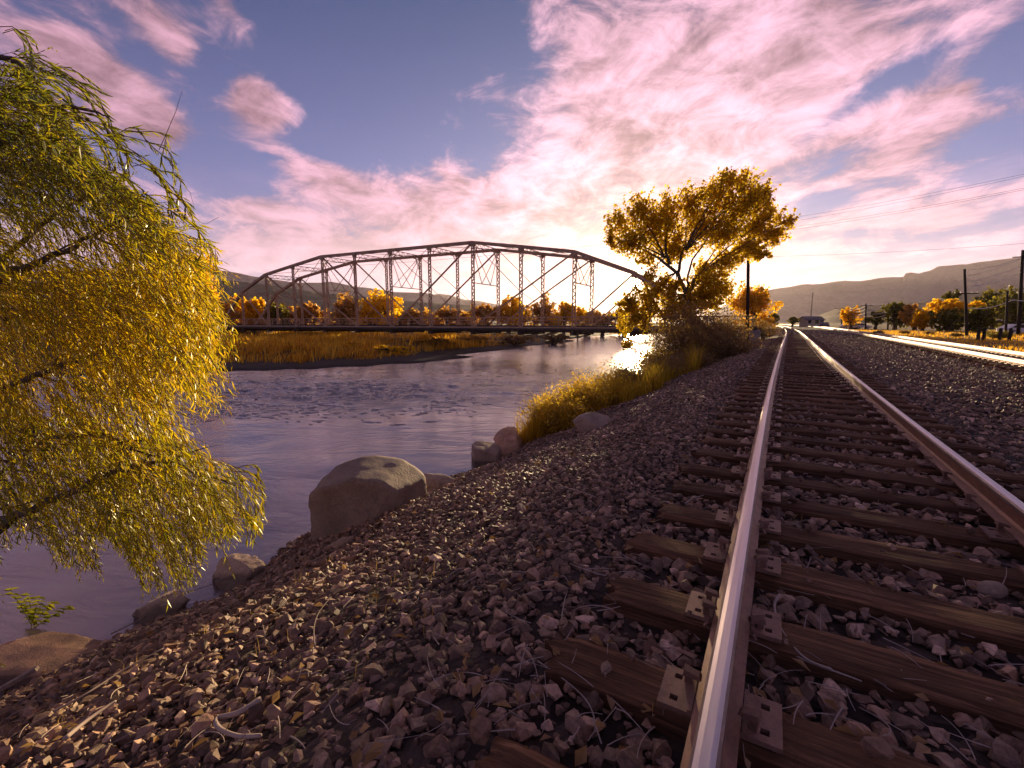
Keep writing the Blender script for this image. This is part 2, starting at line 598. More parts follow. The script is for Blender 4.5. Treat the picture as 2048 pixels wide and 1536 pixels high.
def mat_rock(name, c1, c2, scale=3.0, bump=0.6, pits=0.0):
    m, N, b = principled(name)
    geo = N.new('ShaderNodeNewGeometry')
    v = geo.outputs['Position']
    f = N.noise(v, scale, 8, 0.65)[0]
    f2 = N.noise(v, scale * 14, 5, 0.7)[0]
    wv = N.vmath('ADD', v, N.vmath('SCALE', N.noise(v, scale * 1.2, 3, 0.6)[1], s=0.5))
    vr = N.new('ShaderNodeTexVoronoi', feature='DISTANCE_TO_EDGE')
    N.put(vr.inputs['Vector'], wv)
    vr.inputs['Scale'].default_value = scale * 0.9
    crack = N.range(vr.outputs['Distance'], 0.0, 0.035)
    t = N.math('ADD', N.math('MULTIPLY', f, 0.6), N.math('MULTIPLY', f2, 0.4))
    col = N.mix(N.range(t, 0.32, 0.68), c4(*c1), c4(*c2))
    spk = N.range(N.noise(v, scale * 40, 3, 0.7)[0], 0.60, 0.70)
    col = N.mix(N.math('MULTIPLY', spk, 0.5), col, c4(0.05, 0.04, 0.035))
    col = N.mix(N.math('MULTIPLY_ADD', crack, -0.16, 0.16), col, c4(0.05, 0.04, 0.03))
    z = N.new('ShaderNodeSeparateXYZ')
    N.put(z.inputs[0], v)
    wl = N.math('MULTIPLY_ADD', f, 0.25, ZW - 0.02)
    wet = N.range(N.math('SUBTRACT', z.outputs[2], wl), 0.10, 0.0)
    col = N.mix(N.math('MULTIPLY', wet, 0.65), col, c4(0.03, 0.025, 0.02))
    N.put(b.inputs['Base Color'], col)
    b.inputs['Roughness'].default_value = 0.85
    b.inputs['Specular IOR Level'].default_value = 0.25
    bp = N.new('ShaderNodeBump')
    bp.inputs['Strength'].default_value = bump
    bp.inputs['Distance'].default_value = 0.035
    N.put(bp.inputs['Height'], N.math('MULTIPLY_ADD', crack, 0.07, t))
    N.l.new(bp.outputs[0], b.inputs['Normal'])
    return m


def mat_ground():
    """ground sheet: crushed rock by the tracks, river gravel and mud at the water, dry grass land beyond"""
    m, N, b = principled('earth_and_gravel')
    geo = N.new('ShaderNodeNewGeometry')
    P = geo.outputs['Position']
    def attr(n):
        a = N.new('ShaderNodeAttribute')
        a.attribute_name = n
        return a.outputs['Fac']
    grav, grass, wet = attr('gravel'), attr('grass'), attr('wet')
    vor = N.new('ShaderNodeTexVoronoi')
    N.put(vor.inputs['Vector'], P)
    vor.inputs['Scale'].default_value = 13.0
    vor2 = N.new('ShaderNodeTexVoronoi')
    N.put(vor2.inputs['Vector'], P)
    vor2.inputs['Scale'].default_value = 31.0
    cell = N.math('FRACT', N.math('MULTIPLY', N.vmath('LENGTH', vor.outputs['Color']), 3.7))
    gcol = N.ramp(cell, [(0, (0.033, 0.023, 0.017)), (0.5, (0.061, 0.043, 0.031)), (1, (0.120, 0.086, 0.065))])  # kept dark to paint shade into the gaps between the stones
    n1 = N.noise(P, 0.35, 5, 0.6)[0]
    n2 = N.noise(P, 6.0, 6, 0.65)[0]
    n3 = N.noise(P, 0.03, 4, 0.6)[0]
    dry = N.ramp(N.math('ADD', N.math('MULTIPLY', n1, 0.6), N.math('MULTIPLY', n2, 0.4)), [(0.3, (0.14, 0.08, 0.038)), (0.5, (0.27, 0.16, 0.07)), (0.7, (0.42, 0.27, 0.12))])
    dry = N.mix(N.range(n3, 0.42, 0.6), dry, c4(0.10, 0.085, 0.04))
    mud = N.ramp(n2, [(0.3, (0.10, 0.08, 0.05)), (0.7, (0.20, 0.16, 0.11))])
    mud = N.mix(0.5, mud, gcol)
    col = N.mix(grass, mud, dry)
    col = N.mix(grav, col, gcol)
    col = N.mix(N.math('MULTIPLY', wet, 0.55), col, c4(0.02, 0.017, 0.014))
    N.put(b.inputs['Base Color'], col)
    b.inputs['Roughness'].default_value = 0.9
    b.inputs['Specular IOR Level'].default_value = 0.2
    bp = N.new('ShaderNodeBump')
    bp.inputs['Strength'].default_value = 0.9
    bp.inputs['Distance'].default_value = 0.035
    hh = N.math('SUBTRACT', n2, N.math('MULTIPLY', vor.outputs['Distance'], 0.8))
    hh = N.math('SUBTRACT', hh, N.math('MULTIPLY', vor2.outputs['Distance'], 0.4))
    N.put(bp.inputs['Height'], hh)
    N.l.new(bp.outputs[0], b.inputs['Normal'])
    return m


def mat_water():
    """shallow fast river: long swirls, riffles with foam across the stretch below the gravel bar"""
    m, N, b = principled('river_water')
    geo = N.new('ShaderNodeNewGeometry')
    P = geo.outputs['Position']
    at = N.new('ShaderNodeAttribute')
    at.attribute_name = 'riffle'
    rif = at.outputs['Fac']
    v = N.mapping(P, rot=(0, 0, R(-28)))
    v = N.mapping(v, scale=(0.45, 1.0, 1.0))
    wv = N.noise(v, 0.35, 3, 0.5)[1]
    vw = N.vmath('ADD', v, N.vmath('SCALE', N.vmath('SUBTRACT', wv, (0.5, 0.5, 0.5)), s=2.2))
    a = N.noise(vw, 0.55, 4, 0.55, 0.8)[0]
    c = N.noise(vw, 2.6, 5, 0.6, 0.6)[0]
    d = N.noise(vw, 9.0, 4, 0.6)[0]
    h = N.math('MULTIPLY_ADD', a, 0.70, N.math('MULTIPLY', c, 0.22))
    h = N.math('ADD', h, N.math('MULTIPLY', d, N.math('MULTIPLY_ADD', rif, 0.10, 0.03)))
    h = N.math('ADD', h, N.math('MULTIPLY', N.math('MULTIPLY', rif, c), 4.2))
    fn = N.noise(vw, 3.4, 6, 0.7, 1.2)[0]
    foam = N.math('MULTIPLY', N.range(fn, 0.58, 0.63), N.range(rif, 0.30, 0.85))
    col = N.mix(foam, c4(0.190, 0.140, 0.145), c4(0.92, 0.86, 0.84))
    N.put(b.inputs['Base Color'], col)
    N.put(b.inputs['Roughness'], N.math('MULTIPLY_ADD', foam, 0.5, 0.19))
    b.inputs['IOR'].default_value = 1.85
    b.inputs['Specular IOR Level'].default_value = 0.62
    bp = N.new('ShaderNodeBump')
    bp.inputs['Strength'].default_value = 1.0
    bp.inputs['Distance'].default_value = 0.045
    N.put(bp.inputs['Height'], h)
    N.l.new(bp.outputs[0], b.inputs['Normal'])
    return m


def mat_hill(name, c1, c2, c3, s):
    m, N, b = principled(name)
    geo = N.new('ShaderNodeNewGeometry')
    P = geo.outputs['Position']
    f = N.noise(P, s, 8, 0.65)[0]
    f2 = N.noise(P, s * 16, 4, 0.7)[0]
    t = N.math('ADD', N.math('MULTIPLY', f, 0.6), N.math('MULTIPLY', f2, 0.4))
    col = N.ramp(t, [(0.34, c1), (0.5, c2), (0.66, c3)])
    N.put(b.inputs['Base Color'], col)
    b.inputs['Roughness'].default_value = 0.95
    b.inputs['Specular IOR Level'].default_value = 0.05
    return m


M['tie'] = mat_tie()
M['stone'] = mat_stone()
M['ground'] = mat_ground()
M['water'] = mat_water()
M['boulder'] = mat_rock('grey_river_boulder', (0.207, 0.151, 0.113), (0.350, 0.267, 0.205), 2.0, 0.9)
M['sandstone'] = mat_rock('pale_sandstone', (0.437, 0.240, 0.145), (0.874, 0.536, 0.345), 5.0, 0.9)
M['brownrock'] = mat_rock('brown_bank_rock', (0.241, 0.169, 0.118), (0.517, 0.371, 0.267), 4.0, 0.6)
M['hill_far'] = mat_hill('haze_tinted_mountain', (0.179, 0.117, 0.126), (0.240, 0.165, 0.178), (0.324, 0.226, 0.246), 0.0025)  # pink mauve of the haze is put into the slope colour
M['hill_near'] = mat_hill('near_sage_hill', (0.105, 0.096, 0.056), (0.182, 0.151, 0.093), (0.308, 0.226, 0.160), 0.012)

M['willow'] = mat_leaf('willow_leaf', [(0.0, (0.10, 0.115, 0.012)), (0.35, (0.30, 0.27, 0.016)), (0.7, (0.60, 0.45, 0.02)), (1.0, (0.86, 0.60, 0.03))], 0.70, 0.10)
M['cotton'] = mat_leaf('cottonwood_leaf', [(0.0, (0.26, 0.18, 0.02)), (0.5, (0.58, 0.40, 0.03)), (1.0, (0.90, 0.66, 0.06))], 0.80, 0.08)
M['gold'] = mat_leaf('golden_cottonwood_leaf', [(0.0, (0.72, 0.40, 0.02)), (0.5, (0.92, 0.60, 0.025)), (1.0, (0.95, 0.74, 0.05))], 0.72, 0.06)
M['russet'] = mat_leaf('russet_leaf', [(0.0, (0.32, 0.18, 0.08)), (0.5, (0.56, 0.31, 0.10)), (1.0, (0.80, 0.46, 0.11))], 0.68, 0.06)
M['olive'] = mat_leaf('dark_olive_leaf', [(0.0, (0.08, 0.08, 0.02)), (0.5, (0.18, 0.16, 0.03)), (1.0, (0.34, 0.27, 0.04))], 0.6, 0.10)
M['sun_painted_rock'] = mat_rock('sandstone_with_painted_sun', (0.46, 0.32, 0.23), (0.82, 0.62, 0.48), 5.0, 1.0)  # colour lightened to stand in for direct sun on the rocks
M['brush'] = mat_leaf('brown_brush_twig', [(0.0, (0.18, 0.12, 0.06)), (0.5, (0.33, 0.21, 0.10)), (1.0, (0.52, 0.34, 0.14))], 0.5, 0.1)
M['reed'] = mat_leaf('yellow_bank_grass', [(0.0, (0.26, 0.18, 0.02)), (0.5, (0.60, 0.40, 0.045)), (1.0, (0.88, 0.60, 0.09))], 0.68, 0.12)
M['straw'] = mat_leaf('straw_grass', [(0.0, (0.42, 0.19, 0.035)), (0.5, (0.80, 0.42, 0.055)), (1.0, (0.92, 0.62, 0.10))], 0.66, 0.1)
M['fern'] = mat_leaf('green_yellow_leaf', [(0.0, (0.20, 0.22, 0.02)), (1.0, (0.45, 0.42, 0.04))], 0.5, 0.2)
M['foam'] = mat_leaf('river_foam', [(0.0, (0.74, 0.68, 0.68)), (1.0, (0.90, 0.88, 0.88))], 0.5, 0.05)
M['deadleaf'] = mat_leaf('dead_leaf', [(0.0, (0.26, 0.14, 0.05)), (1.0, (0.50, 0.32, 0.18))], 0.3, 0.1)


# ------------------------------------------------------------------ lie of the land
def _curve(pts):
    ys = np.arange(-60, 700, 1.0)
    xs = np.interp(ys, [p[0] for p in pts], [p[1] for p in pts])
    k = np.hanning(15); k /= k.sum()
    xs = np.convolve(np.pad(xs, 7, mode='edge'), k, 'valid')
    return lambda y: np.interp(np.asarray(y, float), ys, xs)


RAIL_L, GAUGE = -0.088, 1.45                    # head of the left rail, rail spacing centre to centre
rail_x = _curve([(-60, 0), (5, 0), (10, 0.05), (21, 0.23), (45, 0.72), (70, 1.13), (107, 1.30), (150, 0.9), (260, -4), (700, -40)])
rail2_x = _curve([(-60, -1.5), (0, 0), (19, 0.80), (29, 1.2), (64, 2.2), (135, 3.4), (200, 2.2), (300, -2), (700, -30)])
TRACK2 = 6.35                                   # centre line of the far track at y = 0
FAR_SHORE_PX = [(320, 745), (560, 742), (700, 735), (800, 729), (880, 723), (960, 712), (925, 709.5), (960, 706), (1040, 697), (1100, 690), (1165, 681.5), (1140, 678.5), (1200, 672), (1262, 667)]
far_shore = [(-90, -90), (-60, -40), (-46, -8)] + [tuple(G(x, y, ZW).xy) for (x, y) in FAR_SHORE_PX]
fs_last = far_shore[-1]
far_shore += [(-75, 220), (-150, 330), (-260, 420)]
far_poly = np.array(far_shore + [(-3000, 900), (-3000, -900), (-200, -900)])


def seg_dist(x, y, pts):
    d = np.full(x.shape, 1e9)
    for (ax, ay), (bx, by) in zip(pts[:-1], pts[1:]):
        vx, vy = bx - ax, by - ay
        t = np.clip(((x - ax) * vx + (y - ay) * vy) / (vx * vx + vy * vy), 0, 1)
        d = np.minimum(d, np.hypot(x - ax - t * vx, y - ay - t * vy))
    return d


def in_poly(x, y, poly):
    ins = np.zeros(x.shape, bool)
    n = len(poly)
    for i in range(n):
        x1, y1 = poly[i]; x2, y2 = poly[(i + 1) % n]
        c = ((y1 > y) != (y2 > y))
        ins ^= c & (x < (x2 - x1) * (y - y1) / (y2 - y1 + 1e-12) + x1)
    return ins


def near_shore(y):
    y = np.asarray(y, float)
    return -6.15 + 0.22 * np.sin(y * 0.9) + 0.15 * np.sin(y * 2.3 + 1) - 0.32 * np.clip(y - 60, 0, 70) - 0.75 * np.clip(y - 130, 0, 500)


def land(x, y):
    """height and surface masks"""
    x = np.asarray(x, float); y = np.asarray(y, float)
    xs = near_shore(y)
    edge = -0.98 + rail_x(y)                      # shoulder of the ballast
    # near bank: shoulder -> water
    t = (edge - x) / (edge - xs)
    bank = -0.085 + (ZW + 0.085) * np.where(t > 0, np.clip(t, 0, None) ** 1.12, 0)
    bank = np.maximum(bank, ZW - 1.3)
    # right of the shoulder
    drift = rail2_x(y)
    c2 = TRACK2 + 0.75 + drift
    bed = -0.075 - 0.13 * sstep(x - rail_x(y), 2.1, 3.0) + 0.13 * sstep(x - drift, TRACK2 - 2.0, TRACK2 - 1.0)
    out = sstep(x - drift, TRACK2 + 2.1, TRACK2 + 3.6)
    field = -0.38 + 0.10 * fbm(x * 0.11, y * 0.11, 4) + 0.9 * sstep(x - 0.35 * y, 40, 120) + 5.0 * sstep(x - 0.42 * y, 60, 170)
    bed = bed * (1 - out) + field * out
    h = np.where(x > edge, bed, bank)
    # far side of the river
    ins = in_poly(x, y, far_poly)
    d = seg_dist(x, y, far_shore) * np.where(ins, 1, -1)
    fl = ZW + 0.02 + 0.035 * np.clip(d, 0, 10) + 0.65 * sstep(d, 6.5, 11) + 0.3 * sstep(d, 14, 40) + 0.25 * fbm(x * 0.08, y * 0.08, 3) * sstep(d, 6, 20) + 0.05 * fbm(x * 0.7, y * 0.7, 3) * sstep(d, 0, 3)
    fl = fl + 6.0 * sstep(d, 250, 1500)
    h = np.where(ins, fl, np.minimum(h, np.where(x < edge, np.maximum(h, ZW - 1.3), h)))
    # masks
    grav = np.where(ins, 0.35 * (1 - sstep(d, 4, 9)), np.where(x > edge, 1 - out * 0.97, 1 - 0.75 * sstep(y, 9, 18) * sstep(t, 0.25, 0.6)))
    grass = np.where(ins, sstep(d, 6, 9), np.where(x > edge, out, sstep(y, 9, 18) * sstep(t, 0.2, 0.6) * 0.7))
    wet = 1 - sstep(h - ZW, 0.0, 0.22)
    return h, grav, grass, wet


def land_z(x, y):
    return float(land(np.array([x]), np.array([y]))[0][0])


def make_ground():
    def axis(n, near, far, p):
        t = np.linspace(-1, 1, n)
        return np.sign(t) * (near * np.abs(t) + (far - near) * np.abs(t) ** p)
    ax = axis(341, 26, 9000, 7.0)
    ay = axis(341, 34, 9000, 7.0)
    ax = ax - 3.0
    ay = ay + 6.0
    X, Y = np.meshgrid(ax, ay, indexing='ij')
    h, gr, gs, wt = land(X, Y)
    near = np.hypot(X, Y) < 40
    h = h + np.where(near & (X < 12), 0.02 * fbm(X * 2.2, Y * 2.2, 3), 0) * (h > ZW)
    n0, n1 = X.shape
    V = np.stack([X.ravel(), Y.ravel(), h.ravel()], 1)
    i = np.arange(n0 * n1).reshape(n0, n1)
    F = np.stack([i[:-1, :-1].ravel(), i[1:, :-1].ravel(), i[1:, 1:].ravel(), i[:-1, 1:].ravel()], 1)
    o = np_obj('ground', V, F, M['ground'], smooth=True, extra={'gravel': gr.ravel(), 'grass': gs.ravel(), 'wet': wt.ravel()})
    tag(o, kind='structure')
    return o


def riffle_mask(X, Y):
    """belt of broken water running across the river below the gravel bar"""
    A = np.array(G(330, 785, ZW).xy); B = np.array(G(1130, 775, ZW).xy)
    D = (B - A) / np.linalg.norm(B - A); Nn = np.array([-D[1], D[0]])
    s = (X - A[0]) * D[0] + (Y - A[1]) * D[1]
    q = (X - A[0]) * Nn[0] + (Y - A[1]) * Nn[1]
    return np.exp(-(q / 4.2) ** 2) * sstep(s, -30, -4) * (1 - 0.6 * sstep(s, 10, 26))


def water_z(X, Y):
    return ZW + 0.035 * fbm(X * 0.55, Y * 0.55, 3) * sstep(np.hypot(X, Y), 2, 8) + 0.13 * riffle_mask(X, Y) * fbm(X * 1.3, Y * 1.3, 3)


def make_river():
    def axis(n, near, far, p):
        t = np.linspace(-1, 1, n)
        return np.sign(t) * (near * np.abs(t) + (far - near) * np.abs(t) ** p)
    ax = axis(381, 40, 420, 4.0) - 16
    ay = axis(381, 40, 480, 4.0) + 16
    X, Y = np.meshgrid(ax, ay, indexing='ij')
    rif = riffle_mask(X, Y)
    zz = water_z(X, Y)
    n0, n1 = X.shape
    V = np.stack([X.ravel(), Y.ravel(), zz.ravel()], 1)
    keep = (X < -3.5) & (X > -420)
    i = np.arange(n0 * n1).reshape(n0, n1)
    ok = keep[:-1, :-1]
    F = np.stack([i[:-1, :-1][ok], i[1:, :-1][ok], i[1:, 1:][ok], i[:-1, 1:][ok]], 1)
    o = np_obj('river', V, F, M['water'], smooth=True, extra={'riffle': rif.ravel()})
    tag(o, kind='structure')


def ridge(name, prof, D, front, back, mat, gully=0.10, seed=0, n=260, base=-3.0):
    """mountain: skyline given as (photo px, px) at distance D, with a slope towards us and one behind"""
    px = np.array([p[0] for p in prof], float); py = np.array([p[1] for p in prof], float)
    us = np.linspace(px[0], px[-1], n)
    vs = np.interp(us, px, py)
    ends = np.minimum(sstep(us, px[0], px[0] + 0.14 * (px[-1] - px[0])), 1 - sstep(us, px[-1] - 0.14 * (px[-1] - px[0]), px[-1]))
    vs = 646 - (646 - vs) * ends
    rows = []
    ts = np.concatenate([np.linspace(0, 1, 34), np.linspace(1.08, 2, 10)])
    dirs = []
    top = []
    for a, b in zip(us, vs):
        P = W(a, b, D)
        r = (P - EYE); r.z = 0
        dirs.append(r.normalized()); top.append(P)
    V = np.zeros((len(ts), n, 3))
    jag = fbm(np.arange(n) * 0.35 + seed, np.zeros(n) + seed, 4)
    for j, t in enumerate(ts):
        for i in range(n):
            P, r = top[i], dirs[i]
            H = P.z - base
            if t <= 1:
                off = -front * (1 - t); k = t ** 1.5
            else:
                off = back * (t - 1); k = (2 - t) ** 1.3
            V[j, i] = (P.x + r.x * off, P.y + r.y * off, base + H * k)
    Hs = np.array([p.z - base for p in top])
    amp = gully * Hs[None, :] * np.sin(np.clip(ts, 0, 2) * math.pi / 2)[:, None] ** 0.7 * np.where(ts[:, None] < 0.97, 1, 0.16)
    L = front / 7.0
    nz = 1 - np.abs(fbm(V[:, :, 0] / L + seed, V[:, :, 1] / L, 5)) * 2.0
    V[:, :, 2] += amp * (nz - 0.75) * np.minimum(1, np.clip(ts, 0, 2)[:, None] * 3)
    V[0, :, 2] = base - 20; V[-1, :, 2] = base - 20
    i = np.arange(len(ts) * n).reshape(len(ts), n)
    F = np.stack([i[:-1, :-1].ravel(), i[:-1, 1:].ravel(), i[1:, 1:].ravel(), i[1:, :-1].ravel()], 1)
    o = np_obj(name, V.reshape(-1, 3), F, mat, smooth=True)
    tag(o, kind='structure')


make_ground()
make_river()
ridge('mountain', [(1330, 612), (1430, 596), (1490, 588), (1540, 579), (1580, 573), (1600, 569), (1640, 568), (1672, 562), (1720, 561), (1750, 556), (1790, 554), (1806, 554), (1810, 547), (1822, 545), (1838, 547), (1862, 541), (1876, 533), (1900, 530), (1940, 527), (1985, 521), (2060, 513), (2160, 503), (2300, 500), (2700, 500)], 4200, 2300, 1500, M['hill_far'], 0.16, 1)
ridge('foothill', [(1560, 641), (1600, 634), (1640, 622), (1680, 615), (1760, 610), (1840, 604), (1920, 588), (2000, 578), (2100, 570), (2250, 560), (2500, 560)], 1500, 700, 500, M['hill_near'], 0.12, 5)
ridge('mountain', [(-200, 545), (0, 545), (250, 538), (360, 536), (440, 541), (470, 545), (540, 558), (600, 566), (660, 563), (720, 574), (790, 583), (850, 586), (880, 591), (920, 600), (960, 607), (1020, 618), (1100, 632), (1200, 640)], 3800, 1900, 1200, M['hill_far'], 0.15, 9)
ridge('mountain', [(700, 612), (800, 598), (850, 592), (878, 587), (900, 590), (930, 599), (960, 602), (1000, 610), (1080, 622), (1180, 634), (1320, 640)], 6200, 2200, 1200, M['hill_far'], 0.10, 13)
ridge('foothill', [(-250, 575), (0, 575), (250, 568), (380, 566), (450, 560), (500, 565), (560, 572), (640, 585), (720, 592), (800, 601), (880, 606), (960, 612), (1060, 622), (1180, 630), (1300, 637)], 1300, 800, 500, M['hill_near'], 0.12, 21)


# ------------------------------------------------------------------ railway
def rail_profile():
    # half profile (x, z) of a rail 0.165 tall standing on z = 0
    h = [(0.070, 0.0), (0.070, 0.010), (0.022, 0.026), (0.0085, 0.040), (0.0085, 0.112), (0.030, 0.124), (0.0345, 0.132), (0.0345, 0.152), (0.026, 0.162), (0.012, 0.165)]
    return h + [(-x, z) for (x, z) in reversed(h)]


def sweep_rail(name, xf, y0, y1, parent, step):
    prof = rail_profile()
    n = len(prof)
    ys = []
    y = y0
    while y < y1:
        ys.append(y)
        y += step(y)
    mb = MB()
    vs = []
    for y in ys:
        x = float(xf(y))
        for (a, z) in prof:
            vs.append((x + a, y, z + 0.018))
    fs, ms = [], []
    for i in range(len(ys) - 1):
        for k in range(n):
            k2 = (k + 1) % n
            mb_f = (i * n + k, i * n + k2, (i + 1) * n + k2, (i + 1) * n + k)
            fs.append(mb_f)
            ms.append(0 if 8 <= k <= 10 else (2 if k in (6, 7, 11, 12) else 1))
    me = bpy.data.meshes.new(name)
    me.from_pydata(vs, [], fs)
    me.materials.append(M['steel']); me.materials.append(M['rust']); me.materials.append(M['worn'])
    me.polygons.foreach_set('material_index', ms)
    me.update()
    bm = bmesh.new(); bm.from_mesh(me); bmesh.ops.recalc_face_normals(bm, faces=bm.faces); bm.to_mesh(me); bm.free()
    return link(bpy.data.objects.new(name, me), parent)


def tie_mesh(seed):
    """one wooden tie, 2.6 m long, split and worn on top and at the ends"""
    r = np.random.default_rng(seed)
    nx, ny = 40, 7
    Lh, wh = 1.30, 0.115
    xs = np.linspace(-Lh, Lh, nx); ys = np.linspace(-wh, wh, ny)
    X, Y = np.meshgrid(xs, ys, indexing='ij')
    grain = fbm(X * 1.3 + seed * 7, Y * 45 + seed, 3)
    Z = 0.004 * grain + 0.006 * fbm(X * 2 + seed, Y * 8, 2)
    edge = np.abs(Y) > wh * 0.9
    Z = np.where(edge, Z - 0.010 - 0.02 * np.clip(fbm(X * 2.6 + seed * 3, Y * 0 + seed, 3), 0, 1), Z)
    wob = 0.007 * fbm(X * 1.7 + 3 * seed, Y * 0 + 9, 3)
    Yw = Y + np.where(edge, wob, 0)
    endj = 0.018 * r.standard_normal(ny)
    Xw = X.copy()
    Xw[0] += endj; Xw[-1] += 0.018 * r.standard_normal(ny)
    Z[0] -= 0.015; Z[-1] -= 0.015
    V = list(np.stack([Xw.ravel(), Yw.ravel(), Z.ravel()], 1))
    i = np.arange(nx * ny).reshape(nx, ny)
    F = [tuple(q) for q in np.stack([i[:-1, :-1].ravel(), i[1:, :-1].ravel(), i[1:, 1:].ravel(), i[:-1, 1:].ravel()], 1)]
    ring = [i[k, 0] for k in range(nx)] + [i[-1, k] for k in range(1, ny)] + [i[k, -1] for k in range(nx - 2, -1, -1)] + [i[0, k] for k in range(ny - 2, 0, -1)]
    b = len(V)
    for q in ring:
        p = V[q]
        V.append(np.array((p[0], p[1], -0.17)))
    n = len(ring)
    for k in range(n):
        F.append((ring[k], b + k, b + (k + 1) % n, ring[(k + 1) % n]))
    me = bpy.data.meshes.new('wooden_tie')
    me.from_pydata([tuple(map(float, p)) for p in V], [], [tuple(int(a) for a in f) for f in F])
    me.materials.append(M['tie'])
    me.update()
    return me


def plate_mesh():
    """tie plate with square holes in both shoulders (real openings)"""
    xl = [-0.185, -0.150, -0.124, -0.078, 0.078, 0.124, 0.150, 0.185]
    yl = [-0.095, -0.066, -0.040, 0.040, 0.066, 0.095]
    holes = {(1, 1), (1, 3), (5, 1), (5, 3)}
    z0, z1 = 0.0, 0.017
    mb = MB()
    nx, ny = len(xl) - 1, len(yl) - 1
    keep = lambda i, j: 0 <= i < nx and 0 <= j < ny and (i, j) not in holes
    for i in range(nx):
        for j in range(ny):
            if not keep(i, j):
                continue
            x0, x1, y0, y1 = xl[i], xl[i + 1], yl[j], yl[j + 1]
            mb.add([(x0, y0, z1), (x1, y0, z1), (x1, y1, z1), (x0, y1, z1)], [(0, 1, 2, 3)])
            for (di, dj, a, b) in ((-1, 0, (x0, y1), (x0, y0)), (1, 0, (x1, y0), (x1, y1)), (0, -1, (x0, y0), (x1, y0)), (0, 1, (x1, y1), (x0, y1))):
                if not keep(i + di, j + dj):
                    mb.add([(a[0], a[1], z0), (b[0], b[1], z0), (b[0], b[1], z1), (a[0], a[1], z1)], [(0, 1, 2, 3)])
    # shoulders that hold the rail foot
    for s in (-1, 1):
        mb.box((s * 0.081 - 0.007, -0.095, z1 - 0.001), (s * 0.081 + 0.007, 0.095, z1 + 0.010))
    return mb.mesh('tie_plate', M['plate'])


def spike_mesh():
    mb = MB()
    mb.box((-0.009, -0.009, -0.03), (0.009, 0.009, 0.030))
    mb.add([(-0.014, -0.016, 0.030), (0.032, -0.014, 0.026), (0.032, 0.014, 0.026), (-0.014, 0.016, 0.030), (-0.012, -0.013, 0.046), (0.026, -0.012, 0.036), (0.026, 0.012, 0.036), (-0.012, 0.013, 0.046)],
           [(3, 2, 1, 0), (4, 5, 6, 7), (0, 1, 5, 4), (1, 2, 6, 5), (2, 3, 7, 6), (3, 0, 4, 7)])
    return mb.mesh('rail_spike', M['plate'])


def anchor_mesh():
    mb = MB()
    mb.tube([(-0.085, 0, 0.012), (-0.10, 0, -0.004), (-0.07, 0, -0.020), (0.06, 0, -0.018), (0.092, 0, 0.0), (0.080, 0, 0.016)], 0.009, 6)
    return mb.mesh('rail_anchor', M['plate'])


TIE_V = [tie_mesh(s) for s in range(6)]
PLATE, SPIKE, ANCHOR = plate_mesh(), spike_mesh(), anchor_mesh()
TIE_SPOTS = []


def track(label, xc, drift, ys, y0, y1, rich, near):
    t = empty('railway_track', (0, 0, 0))
    tag(t, label, 'railway track')
    for s in (-1, 1):
        sweep_rail('rail', lambda y, s=s: xc + s * GAUGE / 2 + drift(y), y0, y1, t, lambda y: 0.8 if y < 40 else 3.0)
    for k, y in enumerate(ys):
        x = xc + float(drift(y))
        dx = random.uniform(-0.035, 0.035)
        rz = random.uniform(-0.012, 0.012)
        o = bpy.data.objects.new('wooden_tie', TIE_V[k % 6])
        dz = random.uniform(-0.006, 0.002)
        o.location = (x + dx, y, dz)
        o.rotation_euler = (0, 0, rz + (math.pi if k % 4 > 1 else 0))
        link(o, t)
        sgn = -1 if k % 4 > 1 else 1
        TIE_SPOTS.append((x + dx, y))
        for s in (-1, 1):
            p = bpy.data.objects.new('tie_plate', PLATE)
            lx = s * GAUGE / 2 - dx
            p.location = (sgn * lx, 0, 0.003 - dz)
            link(p, o)
            if k < rich:
                for e in (-1, 1):
                    for f in ((-1,) if (k + e) % 3 else (-1, 1)):
                        q = bpy.data.objects.new('rail_spike', SPIKE)
                        q.scale = (1.35, 1.35, 1.25)
                        q.location = (sgn * lx + e * 0.104, f * 0.052 * e + random.uniform(-.006, .006), 0.012 + random.uniform(0, 0.018))
                        q.rotation_euler = (0, 0, (math.pi if e > 0 else 0) + random.uniform(-.25, .25))
                        link(q, o)
                if k % 2 == 0:
                    q = bpy.data.objects.new('rail_anchor', ANCHOR)
                    q.location = (sgn * lx, 0.13 * (1 if k % 4 else -1), 0.018)
                    link(q, o)
    return t


tie_y = [1.55 + 0.55 * k for k in range(-3, 105)]
track('near railway track with shiny rails on dark ties starting in the foreground', RAIL_L + GAUGE / 2, rail_x, tie_y, -3.0, 420, 26, True)
track('farther railway track with gold glinting rails beside the dry grass field', TRACK2, rail2_x, [13.0 + 0.55 * k for k in range(0, 80)], 4.0, 420, 0, False)


# ------------------------------------------------------------------ ballast stones
def stone_variants(n, seed, pts=13, flat=0.62, sharp=True):
    r = np.random.default_rng(seed)
    out = []
    for k in range(n):
        p = r.normal(size=(pts, 3))
        p /= np.linalg.norm(p, axis=1)[:, None]
        p *= 1 - 0.22 * r.random((pts, 1))
        p *= np.array([1.0, r.uniform(0.6, 0.95), r.uniform(0.42, flat + 0.15)])
        bm = bmesh.new()
        for q in p:
            bm.verts.new(q)
        bmesh.ops.convex_hull(bm, input=bm.verts)
        bmesh.ops.triangulate(bm, faces=bm.faces)
        bm.verts.index_update()
        loose = [v for v in bm.verts if not v.link_faces]
        for v in loose:
            bm.verts.remove(v)
        bm.verts.index_update()
        V = np.array([v.co[:] for v in bm.verts])
        F = np.array([[v.index for v in f.verts] for f in bm.faces])
        bm.free()
        V = V * 0.5 / max(np.abs(V[:, 0]).max(), 1e-6)
        out.append((V, F))
    return out


